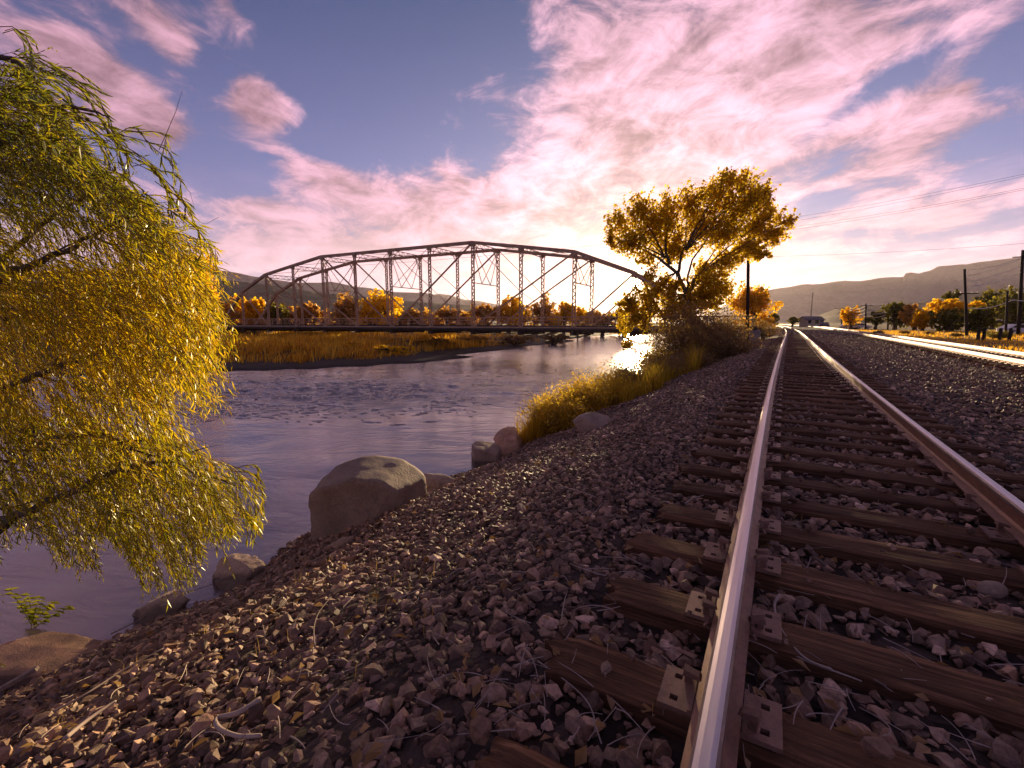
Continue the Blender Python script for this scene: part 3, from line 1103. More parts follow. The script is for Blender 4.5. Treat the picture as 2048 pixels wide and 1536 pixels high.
STONES = stone_variants(30, 4)


def rotmats(rx, ry, rz):
    cx, sx, cy, sy, cz, sz = np.cos(rx), np.sin(rx), np.cos(ry), np.sin(ry), np.cos(rz), np.sin(rz)
    Rm = np.empty((len(rx), 3, 3))
    Rm[:, 0, 0] = cz * cy; Rm[:, 0, 1] = cz * sy * sx - sz * cx; Rm[:, 0, 2] = cz * sy * cx + sz * sx
    Rm[:, 1, 0] = sz * cy; Rm[:, 1, 1] = sz * sy * sx + cz * cx; Rm[:, 1, 2] = sz * sy * cx - cz * sx
    Rm[:, 2, 0] = -sy; Rm[:, 2, 1] = cy * sx; Rm[:, 2, 2] = cy * cx
    return Rm


def scatter_stones():
    r = np.random.default_rng(21)
    xs, ys, sz, lift = [], [], [], []

    def strip(x0, x1, y0, y1, n, smin, smax, power=1.0, keep=None):
        x = r.uniform(x0, x1, n)
        y = y0 + (y1 - y0) * r.random(n) ** power
        x = x + rail_x(y)
        s = smin + (smax - smin) * r.random(n) ** 2.2
        if keep is not None:
            k = keep(x, y)
            x, y, s = x[k], y[k], s[k]
        xs.append(x); ys.append(y); sz.append(s); lift.append(np.zeros(len(x)))
    on_bank = lambda x, y: (x > near_shore(y) - 0.15)
    strip(-6.4, -0.70, -0.6, 5.0, 12500, 0.034, 0.102, 1.0, on_bank)
    strip(-6.4, -0.70, -0.6, 5.0, 13000, 0.022, 0.055, 1.0, on_bank)
    strip(-6.4, -0.70, 5.0, 12.0, 18000, 0.034, 0.092, 1.15, on_bank)
    strip(-5.0, -0.70, 12.0, 26.0, 9500, 0.055, 0.13, 1.2, on_bank)
    strip(-3.4, -0.70, 26.0, 46.0, 3500, 0.07, 0.14)
    strip(1.9, 5.4, 0.8, 10.0, 6500, 0.04, 0.11)
    strip(1.9, 6.2, 10.0, 30.0, 11000, 0.05, 0.12)
    strip(2.0, 6.2, 30.0, 55.0, 4500, 0.08, 0.15)
    strip(-2.4, 6.2, 55.0, 110.0, 6000, 0.14, 0.26)
    strip(6.8, 9.4, 16.0, 40.0, 3500, 0.06, 0.13)
    # cribs between the ties
    def crib(n, y0, y1, smin, smax, x0=-0.75, x1=2.0):
        x = r.uniform(x0, x1, n); y = y0 + (y1 - y0) * r.random(n) ** 1.3
        ph = ((y - 1.55) / 0.55) % 1.0
        d = np.minimum(ph, 1 - ph) * 0.55
        keep = (d > 0.105) | (r.random(n) < 0.035)
        cover = (y < 5) & (x > -0.1) & (r.random(n) < 0.0)
        keep |= cover
        x, y, d = x[keep], y[keep], d[keep]
        s = smin + (smax - smin) * r.random(len(x)) ** 2.0
        xs.append(x + rail_x(y)); ys.append(y); sz.append(s)
        lift.append(np.where(d < 0.105, 0.085, 0.012 + 0.02 * fbm(x, y * 2, 2)))
    crib(7000, 0.2, 5.0, 0.03, 0.11)
    crib(7000, 5.0, 14.0, 0.04, 0.10)
    crib(6500, 14.0, 30.0, 0.05, 0.11)
    x = np.concatenate(xs); y = np.concatenate(ys); s = np.concatenate(sz); lf = np.concatenate(lift)
    # keep clear of the rails themselves
    off = x - rail_x(y)
    onrail = (np.abs(off - RAIL_L) < 0.10) | (np.abs(off - RAIL_L - GAUGE) < 0.10)
    x, y, s, lf = x[~onrail], y[~onrail], s[~onrail], lf[~onrail]
    # larger stones towards the foot of the slope
    foot = sstep(-x, 1.5, 5.0)
    s = s * (1 + 0.35 * foot * r.random(len(s)))
    z, gr, gs, wt = land(x, y)
    thin = r.random(len(x)) < np.where(gs > 0.1, 1 - 0.75 * np.clip(gs, 0, 1), 1)
    x, y, s, lf, z = x[thin], y[thin], s[thin], lf[thin], z[thin]
    z = z + lf + s * r.uniform(-0.02, 0.24, len(s))
    u, v, dep = proj(np.stack([x, y, z], 1))
    vis = (dep > 0.3) & (u > -150) & (u < 2200) & (v < 1700)
    x, y, z, s, u, v, dep = (a[vis] for a in (x, y, z, s, u, v, dep))
    n = len(x)
    rx = r.normal(0, 0.35, n); ry = r.normal(0, 0.35, n); rz = r.uniform(0, 6.283, n)
    var = r.integers(0, len(STONES), n)
    rnd = r.random(n)
    size_px = s * FPX / dep
    inside = (u > 20) & (u < 2028) & (v > 800) & (v < 1516)
    order = np.argsort(-size_px * inside)
    big = np.zeros(n, bool)
    big[order[:290]] = True
    Rm = rotmats(rx, ry, rz)
    parent = empty('ballast', (0, 0, 0))
    tag(parent, kind='structure')
    meshes = []
    for k, (V, F) in enumerate(STONES):
        me = bpy.data.meshes.new('stone')
        me.from_pydata([tuple(p) for p in V], [], [tuple(int(i) for i in f) for f in F])
        me.materials.append(M['stone'])
        me.update()
        meshes.append(me)
    for i in np.nonzero(big)[0]:
        o = bpy.data.objects.new('stone', meshes[var[i]])
        o.matrix_world = Matrix.Translation((x[i], y[i], z[i])) @ Matrix([list(map(float, row)) for row in Rm[i]]).to_4x4() @ Matrix.Diagonal((float(s[i]),) * 3 + (1.0,))
        link(o, parent)
    VV, FF, RR = [], [], []
    base = 0
    for k, (V, F) in enumerate(STONES):
        idx = np.nonzero((var == k) & ~big)[0]
        if not len(idx):
            continue
        P = np.einsum('nij,vj->nvi', Rm[idx] * s[idx][:, None, None], V) + np.stack([x, y, z], 1)[idx][:, None, :]
        m = len(V)
        VV.append(P.reshape(-1, 3))
        FF.append((F[None] + (base + np.arange(len(idx)) * m)[:, None, None]).reshape(-1, 3))
        RR.append(np.repeat(rnd[idx], len(F)))
        base += len(idx) * m
    o = np_obj('gravel', np.concatenate(VV), np.concatenate(FF), M['stone'], parent, rnd=np.concatenate(RR))
    tag(o, kind='stuff')
    print('stones', n, 'tris', sum(len(f) for f in FF))


scatter_stones()


# ------------------------------------------------------------------ boulders
def rock(name, label, px, pz, size, mat, seed, rot=(0, 0, 0), flat=0.0, rough=0.12, cuts=6, sub=5, cat='rock', group=None, planes=()):
    """px: photo place of the rock's foot, resting on the land (or level pz); size x across view, y away, z up"""
    r = np.random.default_rng(seed)
    bm = bmesh.new()
    bmesh.ops.create_icosphere(bm, subdivisions=sub, radius=1.0)
    V = np.array([v.co[:] for v in bm.verts])
    D = V / np.linalg.norm(V, axis=1)[:, None]
    rad = np.ones(len(V))
    for k in range(cuts):
        n = r.normal(size=3); n /= np.linalg.norm(n)
        c = r.uniform(0.62, 0.9)
        dd = D @ n
        rad = np.where(dd > 0.05, np.minimum(rad, c / np.maximum(dd, 0.05)), rad)
    for (nx_, ny_, nz_, c_) in planes:
        n = np.array((nx_, ny_, nz_)); n = n / np.linalg.norm(n)
        dd = D @ n
        rad = np.where(dd > 0.05, np.minimum(rad, c_ / np.maximum(dd, 0.05)), rad)
    P = D * rad[:, None]
    nn = fbm(P[:, 0] * 1.6 + seed, P[:, 1] * 1.6 + P[:, 2] * 1.3, 4) + 0.5 * fbm(P[:, 2] * 3 + seed * 2, P[:, 0] * 3, 3) + 0.35 * fbm(P[:, 2] * 9 + P[:, 1] * 4 + seed, P[:, 0] * 9, 3)
    P = P * (1 + rough * nn)[:, None]
    for v, p in zip(bm.verts, P):
        v.co = Vector(p)
    me = bpy.data.meshes.new(name)
    bm.to_mesh(me); bm.free()
    me.materials.append(mat)
    me.polygons.foreach_set('use_smooth', [True] * len(me.polygons))
    o = bpy.data.objects.new(name, me)
    link(o)
    A = Matrix((( RT.x, FW.x, 0), (RT.y, FW.y, 0), (0, 0, 1)))
    E = Matrix.Rotation(rot[2], 3, 'Z') @ Matrix.Rotation(rot[1], 3, 'Y') @ Matrix.Rotation(rot[0], 3, 'X')
    S = Matrix.Diagonal(Vector((size[0] / 2, size[1] / 2, size[2] / 2)))
    o.matrix_world = Matrix.Translation(pz) @ (A @ E @ S).to_4x4()
    tag(o, label, cat, group)
    return o


def bank_point(px, py):
    """where that line of sight meets the land"""
    d = ray(px, py)
    lo = None
    t = 0.5 * 1.002 ** np.arange(3300)
    e = np.array(EYE) + np.array(d)[None] * t[:, None]
    hit = np.nonzero(e[:, 2] < np.maximum(land(e[:, 0], e[:, 1])[0], ZW))[0]
    return Vector(e[hit[0]] if len(hit) else e[-1])


B = bank_point
P = W(742, 1010, 6.6)
rock('boulder', 'big rounded grey boulder standing at the edge of the river', None, P, (1.95, 1.7, 1.62), M['boulder'], 23, (0, 0, 0), rough=0.035, cuts=0, cat='boulder', planes=((1, -.30, -.05, .60), (.12, -.10, 1, .70), (-.35, -.15, 1, .74), (-.8, -.1, .75, .86), (0, -1, .30, .66), (.62, -.8, .05, .70), (-.7, -.9, .1, .80), (-1, -.05, -.1, .84), (.8, -.15, .9, .74)))
P = B(772, 1020)
rock('stone', 'small pale rounded stone leaning at the foot of the big boulder', None, P + Vector((0, 0, 0.03)), (0.26, 0.24, 0.2), M['sun_painted_rock'], 5, rough=0.06)
P = B(868, 978)
rock('rock', 'low brown rock just right of the big boulder at the waterline', None, P + Vector((0, 0, 0.0)), (0.95, 0.7, 0.55), M['brownrock'], 8, cuts=7)
P = B(968, 935)
rock('rock', 'dark square edged rock overhanging the river behind the ballast', None, P + Vector((-0.15, 0.3, 0.12)), (1.05, 1.1, 0.95), M['brownrock'], 14, cuts=5, rough=0.08, planes=((0, -1, .05, .55), (-1, -.2, 0, .6), (.2, -.1, 1, .62), (1, -.3, .2, .7)))
P = B(1006, 912)
rock('rock', 'lighter flat topped rock perched beside the dark square edged rock', None, P + Vector((0.0, 0.35, 0.26)), (0.85, 0.9, 0.85), M['sandstone'], 17, cuts=5, rough=0.08, planes=((0, -.5, 1, .6), (1, -.3, .3, .62), (-.6, -.8, .3, .7), (0, -1, .1, .66)))
P = B(1186, 856)
rock('rock', 'pale rounded rock half buried in ballast beside the yellow bank grass', None, P + Vector((0, 0, 0.04)), (0.95, 0.7, 0.60), M['brownrock'], 29, rough=0.07, cuts=5)
P = B(1280, 790)
rock('rock', 'grey brown rock among the bank grass partway up the slope', None, P + Vector((0, 0, 0.05)), (1.3, 0.8, 0.6), M['brownrock'], 31)
P = B(478, 1160)
rock('rock', 'pitted sandstone rock coloured as if sunlit below the hanging willow twigs', None, P + Vector((0, 0, 0.08)), (0.72, 0.55, 0.52), M['sun_painted_rock'], 41, (0, 0.12, 0), rough=0.16, cuts=3, planes=((0, -1, .9, .55), (.3, 0, 1, .7), (1, -.4, .3, .75), (-1, 0, .1, .8)))
P = B(325, 1225)
rock('rock', 'smaller sandstone rock coloured as if sunlit at the waterline below the willow', None, P + Vector((0, 0, 0.04)), (0.60, 0.5, 0.40), M['sun_painted_rock'], 44, (0.1, 0.2, 0), rough=0.18, cuts=8)
P = B(95, 1345)
rock('rock', 'long flat topped reddish tan rock in the lower left beside the leafy sprig', None, P + Vector((0, 0.05, 0.05)), (2.1, 1.0, 0.62), M['sandstone'], 52, (0, 0.03, 0), rough=0.09, cuts=2, planes=((0, -.06, 1, .34), (.05, .3, 1, .4), (0, -1, .0, .50), (1, -.3, 0, .66), (.35, -1, .1, .58)))
P = B(690, 1085)
rock('rock', 'flat reddish slab of rock lying on the ballast by the big boulder', None, P + Vector((0, 0, 0.0)), (0.42, 0.22, 0.10), M['brownrock'], 61, (0, -0.2, 0), cuts=8)
P = B(1982, 1190)
rock('stone', 'smooth oval cobble between the ties near the right edge', None, P + Vector((0, 0, 0.03)), (0.15, 0.10, 0.085), M['brownrock'], 71, (0, 0, 0.2), rough=0.03, cuts=2, sub=3)


def riffle():
    """white water: low crests of foam and dark wet stones breaking the shallow stretch below the gravel bar"""
    r = np.random.default_rng(91)
    n = 2300
    u = r.uniform(300, 1180, n); v = 790 + 24 * r.normal(size=n) - (u - 330) * 0.012
    P = np.array([G(a, b, ZW)[:] for a, b in zip(u, v)])
    keep = (P[:, 0] < near_shore(P[:, 1]) - 2.0) & ~in_poly(P[:, 0], P[:, 1], far_poly) & (fbm(P[:, 0] * 0.5, P[:, 1] * 0.5, 2) > -0.12)
    P = P[keep]
    n = len(P)
    L = 0.10 + 0.42 * r.random(n) ** 2.5
    wd = L * r.uniform(0.16, 0.34, n)
    ang = math.atan2(FW.y, FW.x) - math.pi / 2 + r.normal(0, 0.28, n)
    k = 9
    t = np.linspace(0, 2 * math.pi, k, endpoint=False)
    rad = 1 + 0.35 * r.normal(size=(n, k))
    ex = np.cos(t)[None] * L[:, None] / 2 * rad; ey = np.sin(t)[None] * wd[:, None] / 2 * rad
    ca, sa = np.cos(ang)[:, None], np.sin(ang)[:, None]
    ring = np.stack([P[:, 0:1] + ex * ca - ey * sa, P[:, 1:2] + ex * sa + ey * ca, np.repeat((water_z(P[:, 0], P[:, 1]) + 0.004)[:, None], k, 1)], 2)
    apex = np.stack([P[:, 0], P[:, 1], water_z(P[:, 0], P[:, 1]) + 0.02 + 0.03 * L], 1)[:, None, :]
    V = np.concatenate([ring, apex], 1).reshape(-1, 3)
    b = np.arange(n)[:, None, None] * (k + 1)
    tri = np.array([[i, (i + 1) % k, k] for i in range(k)])[None]
    F = (b + tri).reshape(-1, 3)
    o = np_obj('foam', V, F, M['foam'], rnd=np.repeat(r.random(n), k), smooth=True)
    tag(o, 'specks of white foam on the riffle across the river', 'foam', kind='stuff')
    m = 70
    u = r.uniform(300, 1150, m); v = 780 + 26 * r.normal(size=m)
    Q = np.array([G(a, c, ZW)[:] for a, c in zip(u, v)])
    keep = (Q[:, 0] < near_shore(Q[:, 1]) - 2.0) & ~in_poly(Q[:, 0], Q[:, 1], far_poly)
    Q = Q[keep]; m = len(Q)
    s = 0.06 + 0.14 * r.random(m) ** 2
    Rm = rotmats(r.normal(0, .2, m), r.normal(0, .2, m), r.uniform(0, 6.28, m))
    var = r.integers(0, len(STONES), m)
    VV, FF, base = [], [], 0
    for j in range(m):
        Vs, Fs = STONES[var[j]]
        VV.append((Rm[j] * s[j]) @ Vs.T); VV[-1] = VV[-1].T + Q[j] + np.array([0, 0, -0.03])
        FF.append(Fs + base); base += len(Vs)
    o = np_obj('river_stone', np.concatenate(VV), np.concatenate(FF), M['brownrock'])
    tag(o, 'dark wet stones breaking the surface of the riffle', 'stones', kind='stuff')


riffle()


# ------------------------------------------------------------------ truss bridge
def make_bridge():
    AZ = 46.0
    A0 = W(1147, 656, AZ); A10 = W(443, 656, 1.586 * AZ)
    zc = W(1147, 655.5, AZ).z                     # bottom chord level
    A0.z = A10.z = 0
    ax = (A10 - A0) / 10.0                        # one panel
    L = ax.length
    e = ax.normalized()
    side = Vector((-e.y, e.x, 0))
    if side.dot(FW) < 0:
        side = -side
    WID = 5.75
    hts = {}
    htop = W(949, 485, 1.117 * AZ).z - zc
    frac = [0.0, 0.555, 0.805, 0.905, 1.0, 1.0, 1.0, 1.0, 1.0, 0.905, 0.805, 0.555, 0.0]
    def P(k, z, far):
        """panel point k = -2..10; far 0 / 1 picks the truss"""
        q = A0 + ax * k + side * (WID * far)
        return Vector((q.x, q.y, zc + z))
    H = {k: htop * frac[k + 2] for k in range(-2, 11)}
    root = empty('truss_bridge', P(4, 0, 0.5))
    root.location.z = zc - 1.0
    tag(root, 'old steel truss bridge with arched top chord crossing the river', 'bridge')
    inv = Matrix.Translation(-Vector(root.location))

    def emit(mb, name, mat=M['bridge'], parent=root):
        o = mb.build(name, mat, parent)
        if parent is root:
            o.matrix_parent_inverse = inv
        return o

    for far in (0, 1):
        # top chord and end posts, one mesh per straight member
        for k in range(-2, 10):
            mb = MB()
            p, q = P(k, H[k], far), P(k + 1, H[k + 1], far)
            mb.bar(p, q, 0.28, 0.27)
            d = (q - p).normalized()
            for s in (-1, 1):                      # channel flanges standing proud
                off = side * (s * 0.16)
                mb.bar(p + off, q + off, 0.05, 0.33)
            emit(mb, 'end_post' if k in (-2, 9) else 'top_chord')
        # bottom chord eyebars
        for k in range(-2, 10):
            mb = MB()
            for s in (-0.12, 0.12):
                mb.bar(P(k, 0, far) + side * s, P(k + 1, 0, far) + side * s, 0.04, 0.16)
            emit(mb, 'bottom_chord')
        # laced posts
        for k in range(-1, 10):
            mb = MB()
            h = H[k]
            for s in (-0.17, 0.17):
                mb.bar(P(k, 0, far) + e * s, P(k, h, far) + e * s, 0.14, 0.062, up=tuple(e))
            z = 0.25
            j = 0
            while z < h - 0.3:
                a = -0.17 if j % 2 else 0.17
                for f in (-0.06, 0.06):
                    mb.bar(P(k, z, far) + e * a + side * f, P(k, z + 0.34, far) - e * a + side * f, 0.014, 0.07, up=tuple(e))
                z += 0.34
                j += 1
            mb.bar(P(k, 0.0, far) - e * 0.22, P(k, 0.0, far) + e * 0.22, 0.24, 0.34)
            mb.bar(P(k, h - 0.2, far) - e * 0.26, P(k, h - 0.2, far) + e * 0.26, 0.28, 0.40)
            emit(mb, 'post')
        # diagonals
        rods = [(-1, H[-1], 0, 0), (9, H[9], 8, 0), (0, H[0], 2, 0), (8, H[8], 6, 0), (2, H[2], 4, 0), (6, H[6], 4, 0)]
        for (k0, z0, k1, z1) in rods:
            mb = MB()
            for s in (-0.09, 0.09):
                mb.bar(P(k0, z0, far) + side * s, P(k1, z1, far) + side * s, 0.035, 0.11)
            emit(mb, 'diagonal')
        subs = [(2, H[2], 1), (4, H[4], 3), (4, H[4], 5), (6, H[6], 7)]
        for (k0, z0, km) in subs:
            k2 = 2 * km - k0
            ktop, kbot = (k2, k0) if True else (k0, k2)
            zm = H[ktop] * 0.5
            mb = MB()
            mb.bar(P(k0, z0, far), P(km, zm, far), 0.03, 0.06)
            emit(mb, 'counter_rod')
            mb = MB()
            mb.bar(P(km, zm, far), P(k2, 0, far), 0.03, 0.05)
            emit(mb, 'counter_rod')
    # bracing between the trusses
    for k in range(-1, 10):
        h = H[k]
        mb = MB()
        for dz in (0.05, -0.42):
            mb.bar(P(k, h + dz, 0), P(k, h + dz, 1), 0.08, 0.08)
        n = 12
        for j in range(n):
            a, b = j / n, (j + 1) / n
            z0, z1 = (0.05, -0.42) if j % 2 else (-0.42, 0.05)
            mb.bar(P(k, h + z0, a), P(k, h + z1, b), 0.03, 0.05)
        for s, t in ((0.0, 0.16), (1.0, 0.84)):    # knee braces
            mb.bar(P(k, h - 1.5, s), P(k, h - 0.42, t), 0.06, 0.07)
        emit(mb, 'top_strut')
        if k in (0, 2, 4, 6, 8):
            mb = MB()
            zb = h - 0.44 - (h * 0.42 if h > 8 else h * 0.34)
            mb.bar(P(k, zb, 0), P(k, zb, 1), 0.08, 0.09)
            zt = h - 0.42
            for (a, b) in ((0.0, 0.33), (0.33, 0.67), (0.67, 1.0)):
                pass
            for (a, za, b, zb2) in ((0, zt, 0.33, zb), (0.33, zb, 0.95, zt), (1.0, zt, 0.67, zb), (0.67, zb, 0.05, zt), (0, (zt + zb) / 2, 0.17, zt), (1, (zt + zb) / 2, 0.83, zt)):
                mb.bar(P(k, za, a), P(k, zb2, b), 0.05, 0.06)
            emit(mb, 'sway_frame')
    for k in range(-1, 9):
        mb = MB()
        mb.bar(P(k, H[k], 0), P(k + 1, H[k + 1], 1), 0.04, 0.05)
        mb.bar(P(k, H[k] + 0.06, 1), P(k + 1, H[k + 1] + 0.06, 0), 0.04, 0.05)
        emit(mb, 'lateral_rod')
    # floor: beams hanging below every panel point, stringers, timber deck
    for k in range(-2, 11):
        mb = MB()
        mb.bar(P(k, -0.42, -0.06), P(k, -0.42, 1.06), 0.34, 0.62)
        for s in (0.0, 1.0):
            mb.bar(P(k, -0.62, s) - e * 0.3, P(k, -0.62, s) + e * 0.3, 0.4, 0.34)
        emit(mb, 'floor_beam', M['deck'])
    mb = MB()
    for f in (0.06, 0.22, 0.38, 0.62, 0.78, 0.94):
        mb.bar(P(-2, -0.28, f), P(10, -0.28, f), 0.14, 0.42)
    emit(mb, 'stringer', M['deck'])
    mb = MB()
    mb.bar(P(-2.75, -0.02, 0.5), P(10.8, -0.02, 0.5), WID * 0.92, 0.10)
    for f in (0.05, 0.95):
        mb.bar(P(-2.75, 0.1, f), P(10.8, 0.1, f), 0.20, 0.20)
    emit(mb, 'deck', M['deck'])
    # utility pipe slung along the side
    mb = MB()
    mb.tube([P(-2.7, -0.18, -0.10), P(10.6, -0.18, -0.10)], 0.13, 8)
    emit(mb, 'pipe', M['deck'])
    for far in (0.07, 0.93):
        mb = MB()
        for z in (0.42, 0.75, 1.08):
            mb.bar(P(-2.7, z, far), P(10.6, z, far), 0.05, 0.07 if z > 1 else 0.05)
        k = -2.7
        while k < 10.6:
            mb.bar(P(k, 0.0, far), P(k, 1.1, far), 0.06, 0.06)
            k += 1.0 / 3
        emit(mb, 'railing')
    # piers
    for k, nm in ((-2.0, 0), (10.0, 1)):
        mb = MB()
        c = P(k, 0, 0.5)
        z0 = land_z(c.x, c.y) - 1.0
        for f in (0.0, 1.0):
            b = P(k, -0.80, f)
            mb.tube([(b.x, b.y, z0), (b.x, b.y, b.z)], [0.95, 0.8], 12)
        p, q = P(k, -1.25, 0.0), P(k, -1.25, 1.0)
        mb.bar(p, q, 1.0, 0.75)
        p, q = P(k, -2.4, 0.0), P(k, -2.4, 1.0)
        mb.bar(p, q, 0.7, 2.6)
        emit(mb, 'pier', M['concrete'])
    # earth abutments carry the road away from both ends
    for k0, k1 in ((-2.2, -2.8), (10.3, 14)):
        mb = MB()
        p, q = P(k0, -0.4, 0.5), P(k1, -0.4, 0.5)
        z0 = min(land_z(p.x, p.y), land_z(q.x, q.y)) - 0.6
        for (w, zt, zb) in ((WID * 1.25, -0.13, None),):
            a = [P(k0, zt, 0.5) - side * w / 2, P(k1, zt, 0.5) - side * w / 2, P(k1, zt, 0.5) + side * w / 2, P(k0, zt, 0.5) + side * w / 2]
            w2 = w * 1.7
            b = [P(k0, 0, 0.5) - side * w2 / 2, P(k1, 0, 0.5) - side * w2 / 2, P(k1, 0, 0.5) + side * w2 / 2, P(k0, 0, 0.5) + side * w2 / 2]
            vs = [tuple(v) for v in a] + [(v.x, v.y, z0) for v in b]
            mb.add(vs, [(0, 1, 2, 3), (0, 4, 5, 1), (1, 5, 6, 2), (2, 6, 7, 3), (3, 7, 4, 0)])
        emit(mb, 'abutment', M['concrete'])


make_bridge()


# ------------------------------------------------------------------ vegetation
def leaves_mesh(name, C, D, Nn, ln, wd, mat, rnd, parent=None, fold=0.0, kind=None):
    """many pointed leaves: centre C, long axis D, normal-ish Nn (arrays); each leaf two triangles folded on the midrib pairs"""
    D = D / np.maximum(np.linalg.norm(D, axis=1)[:, None], 1e-9)
    S = np.cross(D, Nn)
    S = S / np.maximum(np.linalg.norm(S, axis=1)[:, None], 1e-9)
    U = np.cross(S, D)
    ln = np.asarray(ln)[:, None]; wd = np.asarray(wd)[:, None]
    a = C - D * ln / 2
    b = C + D * ln / 2 - U * ln * 0.10
    m = C + U * ln * 0.03 - D * ln * 0.05
    l = m + S * wd / 2 + U * wd * fold
    r = m - S * wd / 2 + U * wd * fold
    n = len(C)
    V = np.stack([a, l, b, r], 1).reshape(-1, 3)
    k = np.arange(n)[:, None] * 4
    F = np.concatenate([k + np.array([[0, 1, 2]]), k + np.array([[0, 2, 3]])], 0)
    o = np_obj(name, V, F, mat, parent, rnd=np.concatenate([rnd, rnd]))
    if kind:
        tag(o, kind=kind)
    return o


def rand_dirs(r, n):
    d = r.normal(size=(n, 3))
    return d / np.linalg.norm(d, axis=1)[:, None]


def bez(p0, p1, p2, n):
    t = np.linspace(0, 1, n)[:, None]
    p0, p1, p2 = (np.array(p) for p in (p0, p1, p2))
    return (1 - t) ** 2 * p0 + 2 * t * (1 - t) * p1 + t * t * p2


def blob_tree(name, label, cat, base, blobs, leaf_mat, n, leaf, seed, trunk_r=0.2, limbs=True, group=None, forks=None, spread=0.36, bark=None, rndbias=0.0, sparse=0.0, crown='crown', clump=0.2, per=26, sway=(0, 0, 0), reach=1.0, limb=0.5):
    """tree whose crown fills the given blobs (centre Vector, radii) with clumps of leaves; trunk and limbs reach each blob"""
    r = np.random.default_rng(seed)
    base = Vector(base)
    root = empty(name, base)
    tag(root, label, cat, group)
    inv = Matrix.Translation(-base)
    mb = MB()
    cz = [b[0] for b in blobs]
    top = max(c.z for c in cz)
    fork = forks if forks is not None else [base + Vector((0, 0, (top - base.z) * 0.30))]
    f0 = fork[0]
    tr = bez(base - Vector((0, 0, 0.3)), base.lerp(f0, 0.5) + Vector((r.uniform(-.1, .1), 0, 0)), f0, 6)
    mb.tube(tr, list(np.linspace(trunk_r * 1.25, trunk_r * 0.8, 6)), 8)
    C, Rr = [], []
    for (c, rad) in blobs:
        c = Vector(c)
        if limbs:
            f = min(fork, key=lambda q: (q - c).length)
            mid = f.lerp(c, 0.5) + Vector((r.uniform(-.1, .1), r.uniform(-.1, .1), 0.12)) * (c - f).length
            pts = bez(f, mid, c, 7)
            r0 = trunk_r * limb
            mb.tube(pts, list(np.linspace(r0, r0 * 0.25, 7)), 6)
            for j in range(7):
                d = Vector(rand_dirs(r, 1)[0]); d.z = abs(d.z) * 0.7
                e = c + Vector((d.x * rad[0], d.y * rad[1], d.z * rad[2])) * 0.8
                s = Vector(pts[int(r.integers(3, 6))])
                mb.tube(bez(s, s.lerp(e, 0.5) + Vector((0, 0, 0.05)), e, 4), [r0 * 0.28, r0 * 0.2, r0 * 0.14, r0 * 0.06], 4)
    o = mb.build('trunk', bark or M['bark'], root, True)
    o.matrix_parent_inverse = inv
    vol = np.array([rd[0] * rd[1] * rd[2] for (_, rd) in blobs]) ** 0.8
    vol /= vol.sum()
    allC = []
    fk = np.array([f[:] for f in fork])
    for (c, rad), v in zip(blobs, vol):
        m = max(12, int(n * v))
        ncl = max(6, int(m / per))
        d = rand_dirs(r, ncl)
        q = d * (r.random((ncl, 1)) ** 0.5) * 0.75
        cl = np.array(c) + q * np.array(rad)
        ff = fk[np.argmin(np.linalg.norm(fk - np.array(c), axis=1))]
        od = cl - ff
        od /= np.maximum(np.linalg.norm(od, axis=1)[:, None], 1e-6)
        od = od * 0.7 + np.array([0, 0, 0.40]) + np.array(sway) + rand_dirs(r, ncl) * 0.5
        od /= np.linalg.norm(od, axis=1)[:, None]
        tl = min(rad) * r.uniform(0.45, 1.15, ncl) * reach
        which = r.integers(0, ncl, m)
        tt = r.random(m) ** 0.8
        P = cl[which] + od[which] * (tl[which] * (tt - 0.35))[:, None]
        P = P + r.normal(size=(m, 3)) * (min(rad) * clump * (1.05 - 0.6 * tt))[:, None]
        allC.append(P)
    Cc = np.concatenate(allC)
    m = len(Cc)
    D = rand_dirs(r, m); D[:, 2] -= 0.35
    Nn = rand_dirs(r, m)
    lf = leaf * r.uniform(0.65, 1.35, m)
    rnd = np.clip(0.5 + rndbias + 0.20 * r.normal(size=m) + 0.25 * fbm(Cc[:, 0] * 0.5 + seed, Cc[:, 2] * 0.5 + Cc[:, 1] * 0.3, 3), 0, 1)
    o = leaves_mesh(crown, Cc, D, Nn, lf, lf * 0.72, leaf_mat, rnd, root)
    o.matrix_parent_inverse = inv
    return root


def px_blobs(list_px, Z, depth=0.8, seed=0):
    """(px, py, rx, ry[, dz]) -> blobs standing Z metres ahead"""
    out = []
    r = np.random.default_rng(seed)
    for b in list_px:
        x, y, rx, ry = b[:4]
        z = Z + (b[4] if len(b) > 4 else r.uniform(-1, 1) * rx / FPX * Z * 0.7)
        c = W(x, y, z)
        out.append((c, (rx / FPX * z, rx / FPX * z * depth, ry / FPX * z)))
    return out


